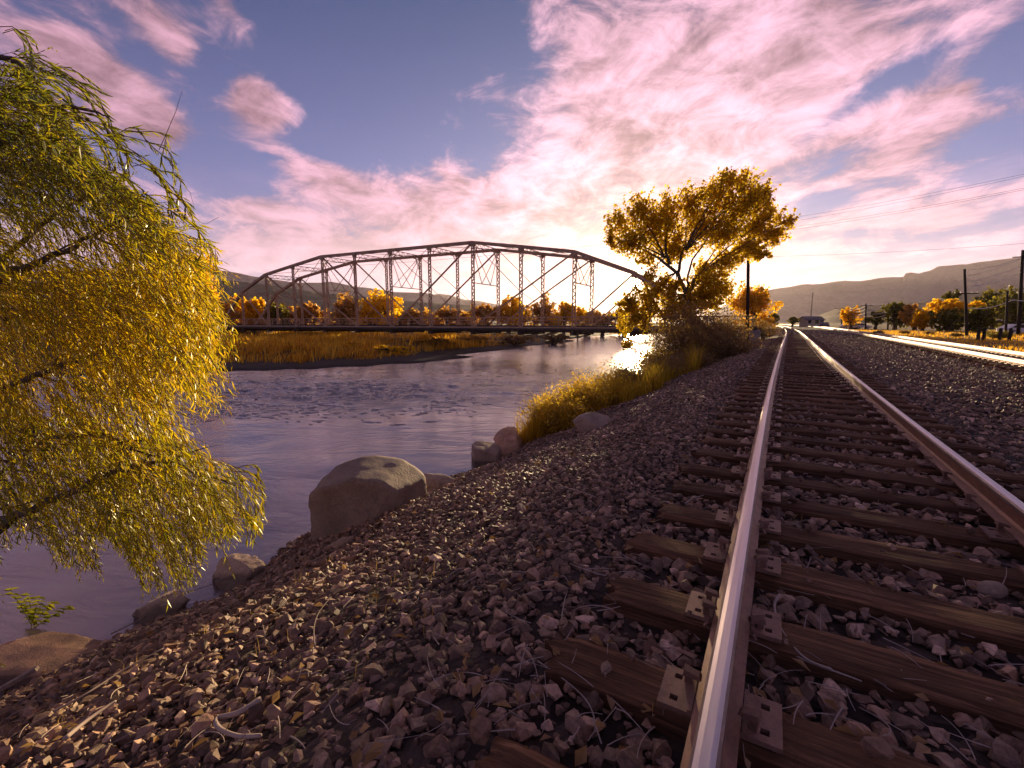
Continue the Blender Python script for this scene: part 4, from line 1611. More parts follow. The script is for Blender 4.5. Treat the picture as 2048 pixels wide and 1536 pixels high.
# the cottonwood on the bank
ZC = 29.0
cw_base = W(1388, 668, ZC)
cw_base.z = land_z(cw_base.x, cw_base.y)
cw = px_blobs([
    (1240, 455, 30, 28), (1278, 432, 34, 30), (1305, 470, 42, 34), (1262, 490, 46, 24), (1225, 480, 20, 20), (1335, 440, 40, 40), (1345, 500, 48, 30),
    (1378, 410, 34, 32), (1400, 455, 46, 42), (1432, 395, 34, 40), (1455, 365, 26, 22), (1488, 372, 26, 26), (1478, 420, 48, 40), (1520, 385, 18, 22),
    (1520, 410, 24, 32), (1440, 470, 44, 36), (1505, 460, 40, 30), (1545, 435, 26, 18), (1572, 445, 20, 16), (1545, 475, 34, 22), (1495, 500, 40, 24), (1520, 510, 26, 14),
    (1450, 525, 36, 24), (1405, 560, 28, 26), (1430, 560, 26, 34), (1305, 545, 20, 18, -0.5), (1290, 520, 24, 16), (1258, 606, 28, 14), (1258, 620, 30, 22), (1300, 610, 38, 34), (1285, 645, 34, 20), (1345, 590, 24, 18), (1375, 605, 40, 30), (1255, 690, 18, 12), (1250, 655, 18, 18), (1330, 562, 22, 16), (1405, 540, 26, 16), (1350, 572, 26, 14), (1392, 590, 34, 24), (1420, 600, 36, 30), (1350, 625, 40, 26), (1320, 580, 22, 16), (1440, 580, 22, 22)], ZC, 1.0, 4)
cw_forks = [W(1376, 590, ZC), W(1352, 545, ZC), W(1400, 548, ZC), W(1330, 515, ZC), W(1372, 500, ZC - 0.4)]
t = blob_tree('cottonwood_tree', 'large brown gold cottonwood leaning over the bank in front of the sun', 'tree', cw_base, cw, M['cotton'], 42000, 0.175, 7, 0.20, forks=cw_forks, clump=0.17, per=24, sway=(0.22, 0.08, 0.12), reach=1.6, limb=0.22)
mb = MB()
inv = Matrix.Translation(-Vector(cw_base))
for pts, r0, r1 in (([(1378, 600), (1356, 548), (1318, 515), (1262, 488)], 0.145, 0.04), ([(1376, 595), (1392, 552), (1432, 528), (1508, 486)], 0.13, 0.035), ([(1356, 548), (1362, 510), (1388, 462), (1418, 410)], 0.10, 0.03), ([(1377, 594), (1374, 560), (1384, 520), (1420, 470), (1475, 392)], 0.085, 0.025), ([(1340, 530), (1332, 505), (1330, 480), (1338, 450)], 0.11, 0.04), ([(1330, 640), (1300, 590), (1285, 560)], 0.12, 0.03)):
    P3 = [np.array(W(x, y, ZC)) for (x, y) in pts]
    dense = []
    for a, b in zip(P3[:-1], P3[1:]):
        for s in np.linspace(0, 1, 5)[:-1]:
            dense.append(a + (b - a) * s + rng.normal(size=3) * 0.025)
    dense.append(P3[-1])
    mb.tube(dense, list(np.linspace(r0, r1, len(dense))), 7)
o = mb.build('limb', M['bark'], t, True)
o.matrix_parent_inverse = inv


def brush(name, label, px, Z, rx, ry, n, mat, seed, cat='shrub', leaf=0.10, group=None, leaves=0.5, leafmat=None, fan=0.8):
    """twiggy shrub: stems fanning from the foot with side twigs, thin leaves along them"""
    r = np.random.default_rng(seed)
    foot = W(px[0], px[1], Z)
    foot.z = land_z(foot.x, foot.y)
    root = empty(name, foot)
    tag(root, label, cat, group)
    Rm, Hm = rx / FPX * Z, ry / FPX * Z
    VV, FF, RR = [], [], []
    base = 0
    tips = []
    ns = n
    ang = r.uniform(0, 6.283, ns); out = r.random(ns) ** 0.6
    h = Hm * r.uniform(0.55, 1.05, ns) * (1 - 0.35 * out ** 2)
    p0 = np.stack([np.cos(ang) * out * Rm * 0.35, np.sin(ang) * out * Rm * 0.35, np.full(ns, -0.05)], 1)
    p2 = np.stack([np.cos(ang) * out * Rm * fan * 1.2, np.sin(ang) * out * Rm * fan * 1.2, h], 1) + r.normal(size=(ns, 3)) * 0.06 * Rm
    p1 = p0 * 0.7 + p2 * 0.3 + np.array([0, 0, 0.25]) * Hm
    seg = 5
    ts = np.linspace(0, 1, seg)
    pts = np.stack([(1 - t) ** 2 * p0 + 2 * t * (1 - t) * p1 + t * t * p2 for t in ts], 1)
    # side twigs
    q = 4
    which = r.integers(1, seg - 1, (ns, q))
    tw0 = np.take_along_axis(pts, which[:, :, None].repeat(3, 2), 1)
    tw1 = tw0 + (rand_dirs(r, ns * q).reshape(ns, q, 3) * np.array([1, 1, 0.5]) + np.array([0, 0, 0.6])) * 0.22 * Hm
    segs0 = [pts[:, i] for i in range(seg - 1)] + [tw0[:, j] for j in range(q)]
    segs1 = [pts[:, i + 1] for i in range(seg - 1)] + [tw1[:, j] for j in range(q)]
    w0 = [0.012 * (1 - 0.2 * i) * (Z / 22) for i in range(seg - 1)] + [0.006 * Z / 22] * q
    for a, b, w in zip(segs0, segs1, w0):
        d = b - a
        s = np.cross(d, np.array(FW)); s /= np.maximum(np.linalg.norm(s, axis=1)[:, None], 1e-9)
        s2 = np.cross(d, s); s2 /= np.maximum(np.linalg.norm(s2, axis=1)[:, None], 1e-9)
        V = np.stack([a + s * w, a - s * w * 0.5 + s2 * w * 0.87, a - s * w * 0.5 - s2 * w * 0.87, b], 1).reshape(-1, 3)
        k = base + np.arange(len(a))[:, None] * 4
        FF.append(np.concatenate([k + np.array([[0, 1, 3]]), k + np.array([[1, 2, 3]]), k + np.array([[2, 0, 3]])], 0))
        RR.append(np.tile(r.random(len(a)), 3))
        VV.append(V); base += len(V)
    np_obj('stem', np.concatenate(VV), np.concatenate(FF), mat, root, rnd=np.concatenate(RR))
    m = int(n * 22 * leaves)
    if m:
        al = np.concatenate([tw0.reshape(-1, 3) * 0.4 + tw1.reshape(-1, 3) * 0.6, pts[:, 2:].reshape(-1, 3)])
        C = al[r.integers(0, len(al), m)] + r.normal(size=(m, 3)) * 0.07 * Hm
        C[:, 2] = np.maximum(C[:, 2], 0.02)
        D = rand_dirs(r, m); D[:, 2] += 0.5
        lf = leaf * r.uniform(0.6, 1.4, m)
        leaves_mesh('foliage', C, D, rand_dirs(r, m), lf, lf * 0.4, leafmat or mat, np.clip(r.normal(0.5, 0.25, m), 0, 1), root)
    return root


brush('shrub', 'tall brown twiggy shrub at the foot of the cottonwood', (1375, 690), 26.0, 95, 135, 380, M['brush'], 3, leaf=0.16, leaves=0.9)
brush('shrub', 'brown twiggy shrub between the cottonwood and the bare pole', (1440, 684), 27.0, 56, 105, 220, M['brush'], 4, leaf=0.15, leaves=0.8)
brush('shrub', 'low brown scrub spreading right of the cottonwood toward the ballast', (1465, 690), 24.0, 60, 52, 160, M['brush'], 5, leaf=0.12, leaves=0.7)
brush('shrub', 'thin greenish shrub hanging over the sun glint below the cottonwood', (1310, 700), 25.0, 48, 78, 130, M['brush'], 6, leaf=0.16, leaves=0.9, leafmat=M['cotton'])
brush('shrub', 'grey scrub around the foot of the bare pole', (1520, 662), 42.0, 46, 48, 150, M['brush'], 8, leaf=0.15, leaves=0.5)

# bank grass along the near shore: tufts of blades
def blades(name, label_kind, foot, h, lean, mat, seed, width=0.012, parent=None, curl=0.45):
    """grass: foot points, heights; each blade three-segment strip"""
    r = np.random.default_rng(seed)
    n = len(foot)
    a = r.uniform(0, 6.283, n)
    out = np.stack([np.cos(a), np.sin(a), np.zeros(n)], 1) * (r.random((n, 1)) ** 0.7) + np.array(lean)
    s = np.cross(out + np.array([0, 0, 1e-3]), np.array([0, 0, 1.0])) + rand_dirs(r, n) * 0.3
    s /= np.linalg.norm(s, axis=1)[:, None]
    h = np.asarray(h)[:, None]; w = width * (0.6 + 0.8 * r.random((n, 1)))
    p0 = foot
    p1 = foot + np.array([0, 0, 1.0]) * h * 0.55 + out * h * 0.16
    p2 = foot + np.array([0, 0, 1.0]) * h * (0.95 - 0.2 * r.random((n, 1))) + out * h * curl
    V = np.stack([p0 - s * w, p0 + s * w, p1 + s * w * 0.8, p1 - s * w * 0.8, p2], 1).reshape(-1, 3)
    k = np.arange(n)[:, None] * 5
    F = np.concatenate([k + np.array([[0, 1, 2]]), k + np.array([[0, 2, 3]]), k + np.array([[3, 2, 4]])], 0)
    rnd = np.clip(0.5 + 0.22 * r.normal(size=n) + 0.3 * fbm(foot[:, 0] * 0.4 + seed, foot[:, 1] * 0.4, 2), 0, 1)
    o = np_obj(name, V, F, mat, parent, rnd=np.tile(rnd, 3))
    return o


def tufts(centres, rad, per, seed):
    r = np.random.default_rng(seed)
    c = np.repeat(centres, per, 0)
    q = c + r.normal(size=c.shape) * rad
    x, y = q[:, 0], q[:, 1]
    z = land(x, y)[0]
    return np.stack([x, y, np.maximum(z, ZW) - 0.02], 1)


r = np.random.default_rng(77)
# grass tongue from the waterline up towards the cottonwood
n = 1300
yy = 9.9 + (34 - 9.9) * r.random(n) ** 0.9
hw = np.interp(yy, [9.6, 12, 16, 22, 34], [0.7, 1.5, 2.1, 2.6, 2.6])
xx = near_shore(yy) + 0.15 + r.random(n) ** 1.1 * hw
ft = tufts(np.stack([xx, yy], 1), 0.14, 34, 78)
hp = fbm(ft[:, 0] * 1.1, ft[:, 1] * 0.7, 3)
hh = np.interp(ft[:, 1], [9, 12, 20, 34], [0.62, 0.85, 0.95, 1.1]) * np.clip(0.85 + 1.3 * hp, 0.2, 1.7) * (0.35 + 1.0 * rng.random(len(ft)))
o = blades('bank_grass', None, ft, hh, (0.0, -0.05, 0), M['reed'], 79, 0.009, curl=0.6)
tag(o, 'tall yellow green grass along the near river bank', 'grass', kind='stuff')

for i, (x, y, Zz, rx, ry, mt, lab) in enumerate([(1110, 870, 11.6, 62, 92, 'reed', 'golden feathery shrub at the water edge nearest the camera'), (1165, 830, 13.4, 58, 88, 'reed', 'golden green shrub second along the water edge'), (1215, 795, 15.5, 52, 84, 'reed', 'greenish shrub in the middle of the bank grass'), (1262, 765, 18.0, 50, 80, 'brush', 'brown shrub halfway along the grassy bank'), (1322, 735, 20.5, 56, 62, 'brush', 'low brown green shrub below the tall twiggy shrub'), (1390, 715, 22.5, 50, 44, 'brush', 'low brown shrub at the top of the grassy bank')]):
    brush('shrub', lab, (x, y), Zz, rx, ry, 190, M[mt], 300 + i, leaf=0.085, leaves=0.9, group='shrubs along the near bank', fan=0.95)

# grass of the far bank and its flood plain
n = 6500
u = r.uniform(300, 1240, n); 
zz = r.uniform(36, 82, n)
P = np.array([W(a, 650, b)[:] for a, b in zip(u, zz)])
ins = in_poly(P[:, 0], P[:, 1], far_poly); d = seg_dist(P[:, 0], P[:, 1], far_shore)
pn = fbm(P[:, 0] * 0.10, P[:, 1] * 0.16, 3)
k = ins & (d > 5.0 + 2.5 * np.clip(pn, -0.5, 1)) & (r.random(n) < np.clip(0.55 + pn * 1.6, 0.08, 1))
ft = tufts(P[k][:, :2], 0.42, 12, 80)
hp = fbm(ft[:, 0] * 0.22 + 9, ft[:, 1] * 0.3, 3)
hh = (0.75 + 0.9 * np.clip(hp, -0.6, 0.8)) * (0.35 + 1.0 * rng.random(len(ft)))
o = blades('meadow_grass', None, ft, hh, (0.2, 0, 0), M['straw'], 81, 0.045)
tag(o, 'orange straw coloured grass on the far river bank below the bridge', 'grass', kind='stuff')

# dry grass of the field right of the tracks
n = 4200
yv = r.uniform(16, 120, n); xv = TRACK2 + 3.3 + rail2_x(yv) + r.random(n) ** 1.2 * 75
ft = tufts(np.stack([xv, yv], 1), 0.35, 9, 82)
hh = 0.30 * (0.4 + 0.9 * rng.random(len(ft)))
o = blades('field_grass', None, ft, hh, (0.2, 0, 0), M['straw'], 83, 0.03)
tag(o, 'dry straw grass covering the field right of the tracks', 'grass', kind='stuff')
n = 260
yv = r.uniform(8, 90, n); side_ = np.where(r.random(n) < 0.5, -2.6 - r.random(n) * 1.2, 2.4 + 1.0 * r.random(n))

# trees and bushes behind the bridge, each its own thing
def far_tree(name, label, px, ytop, ybot, half, Z, mat, seed, n=1500, leaf=0.5, group='autumn trees beyond the bridge', cat='tree', shape='round', rb=0.0):
    half = half * 1.15
    r = np.random.default_rng(seed)
    base = W(px, 650, Z)
    base.z = land_z(base.x, base.y)
    cy = (ytop + ybot) / 2; ry = (ybot - ytop) / 2
    bl = []
    m = 9
    for i in range(m):
        a = r.uniform(0, 6.283); q = r.random() ** 0.5 * 0.62
        bl.append((px + math.cos(a) * q * half, cy + math.sin(a) * q * ry, half * r.uniform(0.6, 0.9), ry * r.uniform(0.5, 0.75)))
    for i in range(4):
        bl.append((px + r.uniform(-.7, .7) * half, ybot + r.uniform(-4, 3), half * r.uniform(0.5, 0.75), ry * r.uniform(0.35, 0.55)))
    return blob_tree(name, label, cat, base, px_blobs(bl, Z, 1.0, seed), mat, int(n * 2.2), leaf * 1.1, seed, 0.012 * half / 30 * Z * 0.35, group=group, rndbias=rb, clump=0.22, per=40)


far_tree('cottonwood_tree', 'bright golden cottonwood behind the left middle of the bridge', 752, 585, 652, 42, 92, M['gold'], 101, 2600)
far_tree('cottonwood_tree', 'narrow bright gold tree right of the bright golden cottonwood behind the bridge', 778, 600, 652, 15, 95, M['gold'], 102, 700)
far_tree('cottonwood_tree', 'dull russet tree left of the bright golden cottonwood behind the bridge', 693, 590, 655, 34, 88, M['russet'], 103, 1600)
far_tree('cottonwood_tree', 'small russet tree with a few yellow leaves between two left bridge posts', 620, 610, 655, 28, 90, M['russet'], 104, 1200, rb=0.1)
far_tree('cottonwood_tree', 'tall orange gold tree rising behind the willow at the left bridge end', 405, 524, 655, 44, 82, M['gold'], 105, 3000, rb=-0.35)
far_tree('cottonwood_tree', 'slim yellow tree just right of the left bridge end', 482, 580, 652, 14, 86, M['gold'], 106, 700)
far_tree('cottonwood_tree', 'yellow green round tree seen through the left end of the bridge', 508, 600, 655, 28, 84, M['gold'], 107, 1300, rb=-0.25)
far_tree('cottonwood_tree', 'orange tree beside the willow below the left end of the bridge', 450, 595, 660, 30, 80, M['russet'], 108, 1300, rb=0.2)
far_tree('cottonwood_tree', 'olive brown bush behind the left bridge posts', 553, 606, 655, 26, 88, M['olive'], 109, 1000, rb=0.2)
far_tree('cottonwood_tree', 'round golden tree behind the right middle of the bridge', 1017, 595, 640, 28, 110, M['gold'], 110, 1700, rb=-0.1)
far_tree('cottonwood_tree', 'golden tree behind the last right bridge post', 1128, 604, 645, 24, 108, M['gold'], 111, 1300, rb=-0.15)
far_tree('cottonwood_tree', 'small bright yellow tree at the right end of the bridge row', 1156, 611, 644, 13, 108, M['gold'], 112, 600)
far_tree('cottonwood_tree', 'bare brown tree between the two golden trees behind the bridge', 1085, 597, 645, 24, 112, M['russet'], 113, 900)
far_tree('cottonwood_tree', 'brown red thicket left of the round golden tree behind the bridge', 975, 608, 650, 30, 105, M['russet'], 114, 1300)
far_tree('cottonwood_tree', 'low yellow bush behind the middle bridge posts', 856, 622, 642, 14, 120, M['gold'], 115, 500)
far_tree('cottonwood_tree', 'low gold bush right of centre between bridge posts', 930, 626, 642, 10, 122, M['gold'], 116, 350)
far_tree('cottonwood_tree', 'reddish thicket in the centre behind the bridge', 895, 612, 648, 26, 112, M['russet'], 117, 1000)
far_tree('cottonwood_tree', 'dark russet thicket behind the centre left bridge posts', 825, 618, 650, 26, 104, M['russet'], 118, 1000)
far_tree('cottonwood_tree', 'pale tan thicket far right below the truss end', 1205, 622, 650, 36, 118, M['russet'], 119, 1300, rb=0.15)

thick = [(470, 628, 652, 30, 90, 'willow side brown thicket at the far left below the bridge chord'), (585, 622, 652, 30, 96, 'tan thicket behind the third bridge panel from the left'), (655, 624, 652, 30, 100, 'brown thicket left of the dull russet tree behind the bridge'), (800, 624, 652, 28, 110, 'brown thicket just right of the narrow bright gold tree'), (866, 626, 652, 28, 115, 'dusty red thicket around the low yellow bush behind the bridge'), (938, 620, 652, 30, 112, 'red brown thicket right of the bridge centre'), (1045, 620, 652, 30, 116, 'brown thicket right of the round golden tree behind the bridge'), (1110, 622, 652, 30, 118, 'tan thicket under the golden trees at the right of the bridge'), (1175, 622, 652, 34, 122, 'light brown thicket at the right end of the bridge row'), (1250, 624, 654, 34, 124, 'light brown thicket behind the lower cottonwood leaves')]
for i, (a, b, c, h, Zz, lab) in enumerate(thick):
    far_tree('thicket', lab, a, b - 4, c + 6, h * 1.25, Zz, M['russet'], 170 + i, 900, 0.5, 'brown thickets beyond the bridge', 'bush', rb=(-0.1, 0.15, 0.0)[i % 3])

low = [(455, 690, 700, 30, 46, 'gold', 'low golden scrub at the left of the far bank beside the willow'), (540, 684, 698, 34, 48, 'russet', 'russet scrub on the far bank below the left bridge posts'), (625, 676, 692, 36, 54, 'russet', 'long russet scrub on the far bank below the fourth bridge post'), (705, 684, 702, 38, 47, 'gold', 'bright golden scrub on the far bank left of the bar tip'), (790, 690, 706, 34, 46, 'gold', 'golden scrub nearest the tip of the gravel bar'), (870, 676, 690, 36, 58, 'russet', 'russet scrub on the far bank below the bridge centre'), (950, 672, 686, 34, 64, 'russet', 'brown scrub on the far bank right of the bridge centre'), (1030, 672, 688, 34, 66, 'brush', 'dusty scrub on the far point below the right bridge half'), (1105, 670, 683, 28, 70, 'brush', 'small dusty scrub at the end of the far point')]
for i, (a, b, c, h, Zz, mt, lab) in enumerate(low):
    far_tree('scrub', lab, a, b, c, h, Zz, M[mt], 200 + i, 800, 0.28, 'scrub on the far bank', 'bush', rb=(-0.2, 0.1, 0.0)[i % 3])

# trees right of the cottonwood and along the right side of the field
far_tree('cottonwood_tree', 'small orange tree beside the bare pole right of the big cottonwood', 1508, 570, 645, 38, 110, M['gold'], 130, 2400, 0.55, group=None, rb=-0.3)
far_tree('bush', 'round dark bush where the near track vanishes', 1549, 627, 646, 9, 110, M['olive'], 131, 500, 0.35, group=None, cat='bush')
far_tree('bush', 'small dark bush left of the low trackside building', 1585, 634, 646, 12, 150, M['olive'], 132, 450, 0.4, group=None, cat='bush')
GR = 'trees and bushes along the right edge of the field'
far_tree('tree', 'dark olive tree behind the distant wire poles', 1790, 604, 646, 24, 100, M['olive'], 140, 1300, 0.42, GR)
far_tree('tree', 'gold bush left of the distant wire poles', 1702, 616, 644, 17, 115, M['gold'], 141, 800, 0.42, GR, rb=-0.3)
far_tree('tree', 'dark low bush between the distant wire poles', 1752, 622, 646, 20, 108, M['olive'], 142, 800, 0.42, GR)
far_tree('tree', 'russet orange tree right of the dark olive tree', 1830, 610, 648, 24, 96, M['russet'], 143, 1200, 0.42, GR, rb=0.15)
far_tree('tree', 'golden brown bush standing at the edge of the dry field', 1845, 622, 652, 22, 88, M['gold'], 144, 1000, 0.4, GR, rb=-0.4)
far_tree('tree', 'bright gold tree crown on the wooded rise left of the near pole', 1890, 598, 630, 26, 105, M['gold'], 145, 1200, 0.42, GR, rb=-0.1)
far_tree('tree', 'gold tree crown just left of the near wire pole', 1915, 602, 630, 18, 100, M['gold'], 146, 700, 0.42, GR, rb=-0.2)
far_tree('tree', 'gold tree crown just right of the near wire pole', 1952, 602, 626, 18, 100, M['gold'], 147, 700, 0.42, GR, rb=-0.2)
far_tree('tree', 'dark olive thicket below the gold crowns on the rise', 1900, 618, 655, 40, 85, M['olive'], 148, 1700, 0.4, GR)
far_tree('tree', 'dark olive thicket behind the second wire pole', 1965, 612, 655, 36, 82, M['olive'], 149, 1600, 0.4, GR)
far_tree('tree', 'tall dark green tree at the right edge of the photo', 2030, 578, 648, 34, 86, M['olive'], 150, 1900, 0.4, GR)
far_tree('tree', 'dark green round tree on the rise right of the near pole', 1985, 585, 630, 26, 110, M['olive'], 151, 1200, 0.45, GR)
far_tree('tree', 'small dark green tree on the rise above the gold crowns', 1905, 582, 606, 16, 125, M['olive'], 152, 700, 0.45, GR)
for i, (x, y, Zz, rx, ry, lab) in enumerate([(2000, 658, 46, 26, 16, 'dark round sagebrush near the low fence posts'), (1860, 655, 62, 10, 7, 'small sagebrush in the dry field left of the near pole'), (1810, 654, 66, 11, 8, 'pair of low grey sagebrush in the middle of the dry field'), (1758, 660, 50, 11, 9, 'tan tumbleweed close to the farther railway track'), (1915, 658, 52, 12, 9, 'grey brown sagebrush at the foot of the near wire pole')]):
    brush('sagebrush', lab, (x, y), Zz, rx, ry, 120, M['brush'], 160 + i, 'shrub', leaf=0.12, leaves=0.8, leafmat=M['olive'] if i in (0,) else M['brush'], group='sagebrush clumps in the field')


# ------------------------------------------------------------------ the willow
WILLOW_PX = [(-60, 30), (0, 50), (42, 72), (60, 150), (115, 205), (155, 265), (195, 330), (245, 365), (305, 410), (350, 460), (408, 512), (396, 550), (432, 600), (425, 700), (398, 790), (345, 770), (325, 850), (400, 880), (470, 930), (512, 970), (524, 1035), (480, 1062), (412, 1082), (382, 1175), (285, 1172), (262, 1120), (205, 1060), (195, 1140), (110, 1120), (60, 1060), (20, 1090), (-60, 1100)]
WPOLY = np.array(WILLOW_PX, float)


_gx, _gy = np.meshgrid(np.arange(-200, 700) + 0.5, np.arange(-50, 1300) + 0.5, indexing='ij')
WMASK = in_poly(_gx, _gy, WPOLY)


def in_willow(x, y):
    i, j = int(x + 200), int(y + 50)
    return 0 <= i < 900 and 0 <= j < 1350 and bool(WMASK[i, j])


def make_willow():
    r = np.random.default_rng(19)
    foot = W(-420, 1130, 4.0)
    foot.z = land_z(foot.x, foot.y)
    root = empty('willow_tree', foot)
    tag(root, 'weeping willow with yellow green drooping twigs at the left edge', 'tree')
    inv = Matrix.Translation(-foot)

    def emit(o):
        o.matrix_parent_inverse = inv
        return o
    # trunk and limbs entering from the left
    hub = W(-330, 820, 3.9)
    mb = MB()
    mb.tube(bez(foot - Vector((0, 0, 0.4)), foot.lerp(hub, 0.5) + Vector((0.15, 0.1, 0)), hub, 8), list(np.linspace(0.34, 0.24, 8)), 10)
    emit(mb.build('trunk', M['bark'], root, True))
    limbs = [
        ([(-330, 820, 3.9), (-80, 800, 3.5), (90, 745, 3.2), (230, 690, 3.2)], 0.10, 0.012),
        ([(-330, 840, 3.9), (-60, 850, 3.6), (100, 872, 3.2), (215, 872, 3.1), (300, 940, 3.2)], 0.09, 0.010),
        ([(-330, 860, 3.9), (-60, 1060, 3.7), (40, 1028, 3.3), (150, 980, 3.1), (240, 940, 3.1), (330, 925, 3.2), (420, 960, 3.4)], 0.10, 0.012),
        ([(-300, 760, 3.9), (-40, 580, 3.3), (110, 510, 3.1), (240, 440, 3.1)], 0.11, 0.012),
        ([(-300, 740, 3.9), (-60, 380, 3.3), (60, 250, 3.1), (150, 215, 3.1), (225, 240, 3.1)], 0.10, 0.006),
        ([(-300, 720, 3.9), (-120, 240, 3.3), (-20, 120, 3.0), (40, 130, 3.0), (75, 170, 3.0)], 0.09, 0.006),
        ([(-280, 780, 3.9), (0, 640, 3.9), (150, 600, 4.0), (330, 545, 4.2)], 0.08, 0.010),
        ([(-280, 800, 3.9), (-40, 930, 3.4), (30, 985, 3.3), (70, 1050, 3.3)], 0.05, 0.008),
        ([(-280, 800, 3.9), (-60, 960, 3.5), (60, 900, 3.4), (120, 860, 3.4)], 0.05, 0.008),
        ([(-200, 700, 3.8), (60, 470, 3.6), (200, 380, 3.6), (300, 400, 3.7), (350, 470, 3.8)], 0.05, 0.006),
    ]
    tips = []
    for pts, r0, r1 in limbs:
        P3 = [np.array(W(*p)) for p in pts]
        dense = []
        for i in range(len(P3) - 1):
            p0 = P3[max(i - 1, 0)]; p1 = P3[i]; p2 = P3[i + 1]; p3 = P3[min(i + 2, len(P3) - 1)]
            for t in np.linspace(0, 1, 9)[:-1]:
                dense.append(0.5 * ((2 * p1) + (-p0 + p2) * t + (2 * p0 - 5 * p1 + 4 * p2 - p3) * t ** 2 + (-p0 + 3 * p1 - 3 * p2 + p3) * t ** 3))
        dense.append(P3[-1])
        dense = [q + r.normal(size=3) * 0.008 for q in dense]
        mb = MB()
        mb.tube(dense, list(np.linspace(r0 * 0.55, r1, len(dense)) * np.linspace(0.9, 0.5, len(dense))), 7)
        m = len(dense)
        for j in range(9 if r0 > 0.06 and pts[-1][1] > 300 else 0):                          # side shoots
            i = int(r.integers(m // 3, m - 1))
            s = Vector(dense[i])
            e = s + RT * r.uniform(0.1, 0.5) + Vector((0, 0, r.uniform(-0.3, 0.25))) + FW * r.uniform(-0.3, 0.3)
            mb.tube(bez(s, s.lerp(e, 0.5) + Vector((0, 0, 0.05)), e, 5), [r1 * 0.6 + 0.002, r1 * .45 + .002, r1 * 0.3 + .002, 0.002, 0.0015], 5)
        emit(mb.build('limb', M['bark'], root, True))
        tips += dense[m // 3:]
    # bare dead twigs low on the left
    mb = MB()
    for k in range(26):
        s = W(r.uniform(-40, 40), r.uniform(880, 1060), 3.5 + r.uniform(-.3, .3))
        e = s + RT * r.uniform(0.2, 0.75) + Vector((0, 0, r.uniform(-0.3, 0.12))) + FW * r.uniform(-0.2, 0.2)
        mb.tube(bez(s, s.lerp(e, 0.5) + Vector((0, 0, r.uniform(-.05, .08))), e, 6), [0.008, 0.006, 0.005, 0.004, 0.003, 0.0015], 4)
    emit(mb.build('bare_twig', M['bark'], root))
    # drooping leafy strands
    N = 2900
    C, D, Nn, Ln, Rn = [], [], [], [], []
    SV = MB()
    rt, fw = np.array(RT), np.array(FW)
    made = 0
    while made < N:
        x = r.uniform(-110, 470); y = r.uniform(40, 1090)
        if not in_willow(max(x, 2), y):
            continue
        if r.random() > np.interp(y, [40, 300, 450, 800, 950, 1090], [0.5, 0.75, 1.0, 0.9, 0.75, 0.12]):
            continue
        if x < 130 and y > 830 and r.random() > 0.45:
            continue
        # open pockets between the sprays
        if fbm(np.array([x / 62.0 + 3]), np.array([y / 80.0]), 2)[0] < -0.16:
            continue
        made += 1
        zz = 3.6 + r.uniform(-0.9, 1.3)
        if y < 300: zz -= 0.3
        p = np.array(W(x, y, zz))
        # the flow of the twigs: blown to the right above, hanging below
        sw = 0.35 * float(fbm(np.array([x / 120.0]), np.array([y / 120.0 + 7]), 2)[0])
        out = np.interp(y, [40, 300, 500, 700, 1000], [1.1, 0.95, 0.65, 0.5, 0.25]) + sw
        up = np.interp(y, [40, 300, 500, 700], [0.35, 0.2, -0.25, -0.5])
        v = rt * out * r.uniform(0.6, 1.3) + fw * r.normal() * 0.22 + np.array([0, 0, up + r.uniform(-0.25, 0.35)])
        v /= np.linalg.norm(v)
        L = r.uniform(0.4, 1.35)
        step = 0.026
        pts = [p]
        g = r.uniform(0.035, 0.075)
        over = r.uniform(0, 0.34 if y < 880 else 0.14) if r.random() < 0.3 else r.uniform(0, 0.05)
        for s in range(int(L / step)):
            v = v + np.array([0, 0, -g]) + rt * 0.010 + r.normal(size=3) * 0.035
            v /= np.linalg.norm(v)
            p = p + v * step
            q_ = Vector(p) - EYE
            dp = max(q_.dot(CF), 1e-3)
            sx_ = CX + FPX * q_.dot(RT) / dp
            if sx_ > 0 and not in_willow(sx_, CY - FPX * q_.dot(CU) / dp):
                over -= step
                if over < 0:
                    break
            pts.append(p)
        if len(pts) < 5:
            continue
        pts = np.array(pts)
        SV.tube([pts[i] for i in range(0, len(pts), 4)] if len(pts) > 8 else [pts[0], pts[len(pts) // 2], pts[-1]], 0.0018, 3, cap=False)
        tn = np.gradient(pts, axis=0)
        tn /= np.linalg.norm(tn, axis=1)[:, None]
        m = len(pts) - 2
        sd = rand_dirs(r, m)
        tt = tn[2:]
        sd = sd - tt * np.sum(sd * tt, 1)[:, None]
        sd /= np.linalg.norm(sd, axis=1)[:, None]
        d = tt * 0.9 + sd * r.uniform(0.25, 1.0, (m, 1)) + np.array([0, 0, -0.30])
        d /= np.linalg.norm(d, axis=1)[:, None]
        ln = r.uniform(0.03, 0.10, m) * np.linspace(1.05, 0.7, m)
        C.append(pts[2:] + d * ln[:, None] * 0.5); D.append(d); Nn.append(rand_dirs(r, m)); Ln.append(ln)
        Rn.append(0.50 + 0.15 * r.normal() + 0.13 * r.normal(size=m))
    C = [q for a_ in C for q in a_]; D = [q for a_ in D for q in a_]; Nn = [q for a_ in Nn for q in a_]; Ln = [q for a_ in Ln for q in a_]; Rn = [q for a_ in Rn for q in a_]
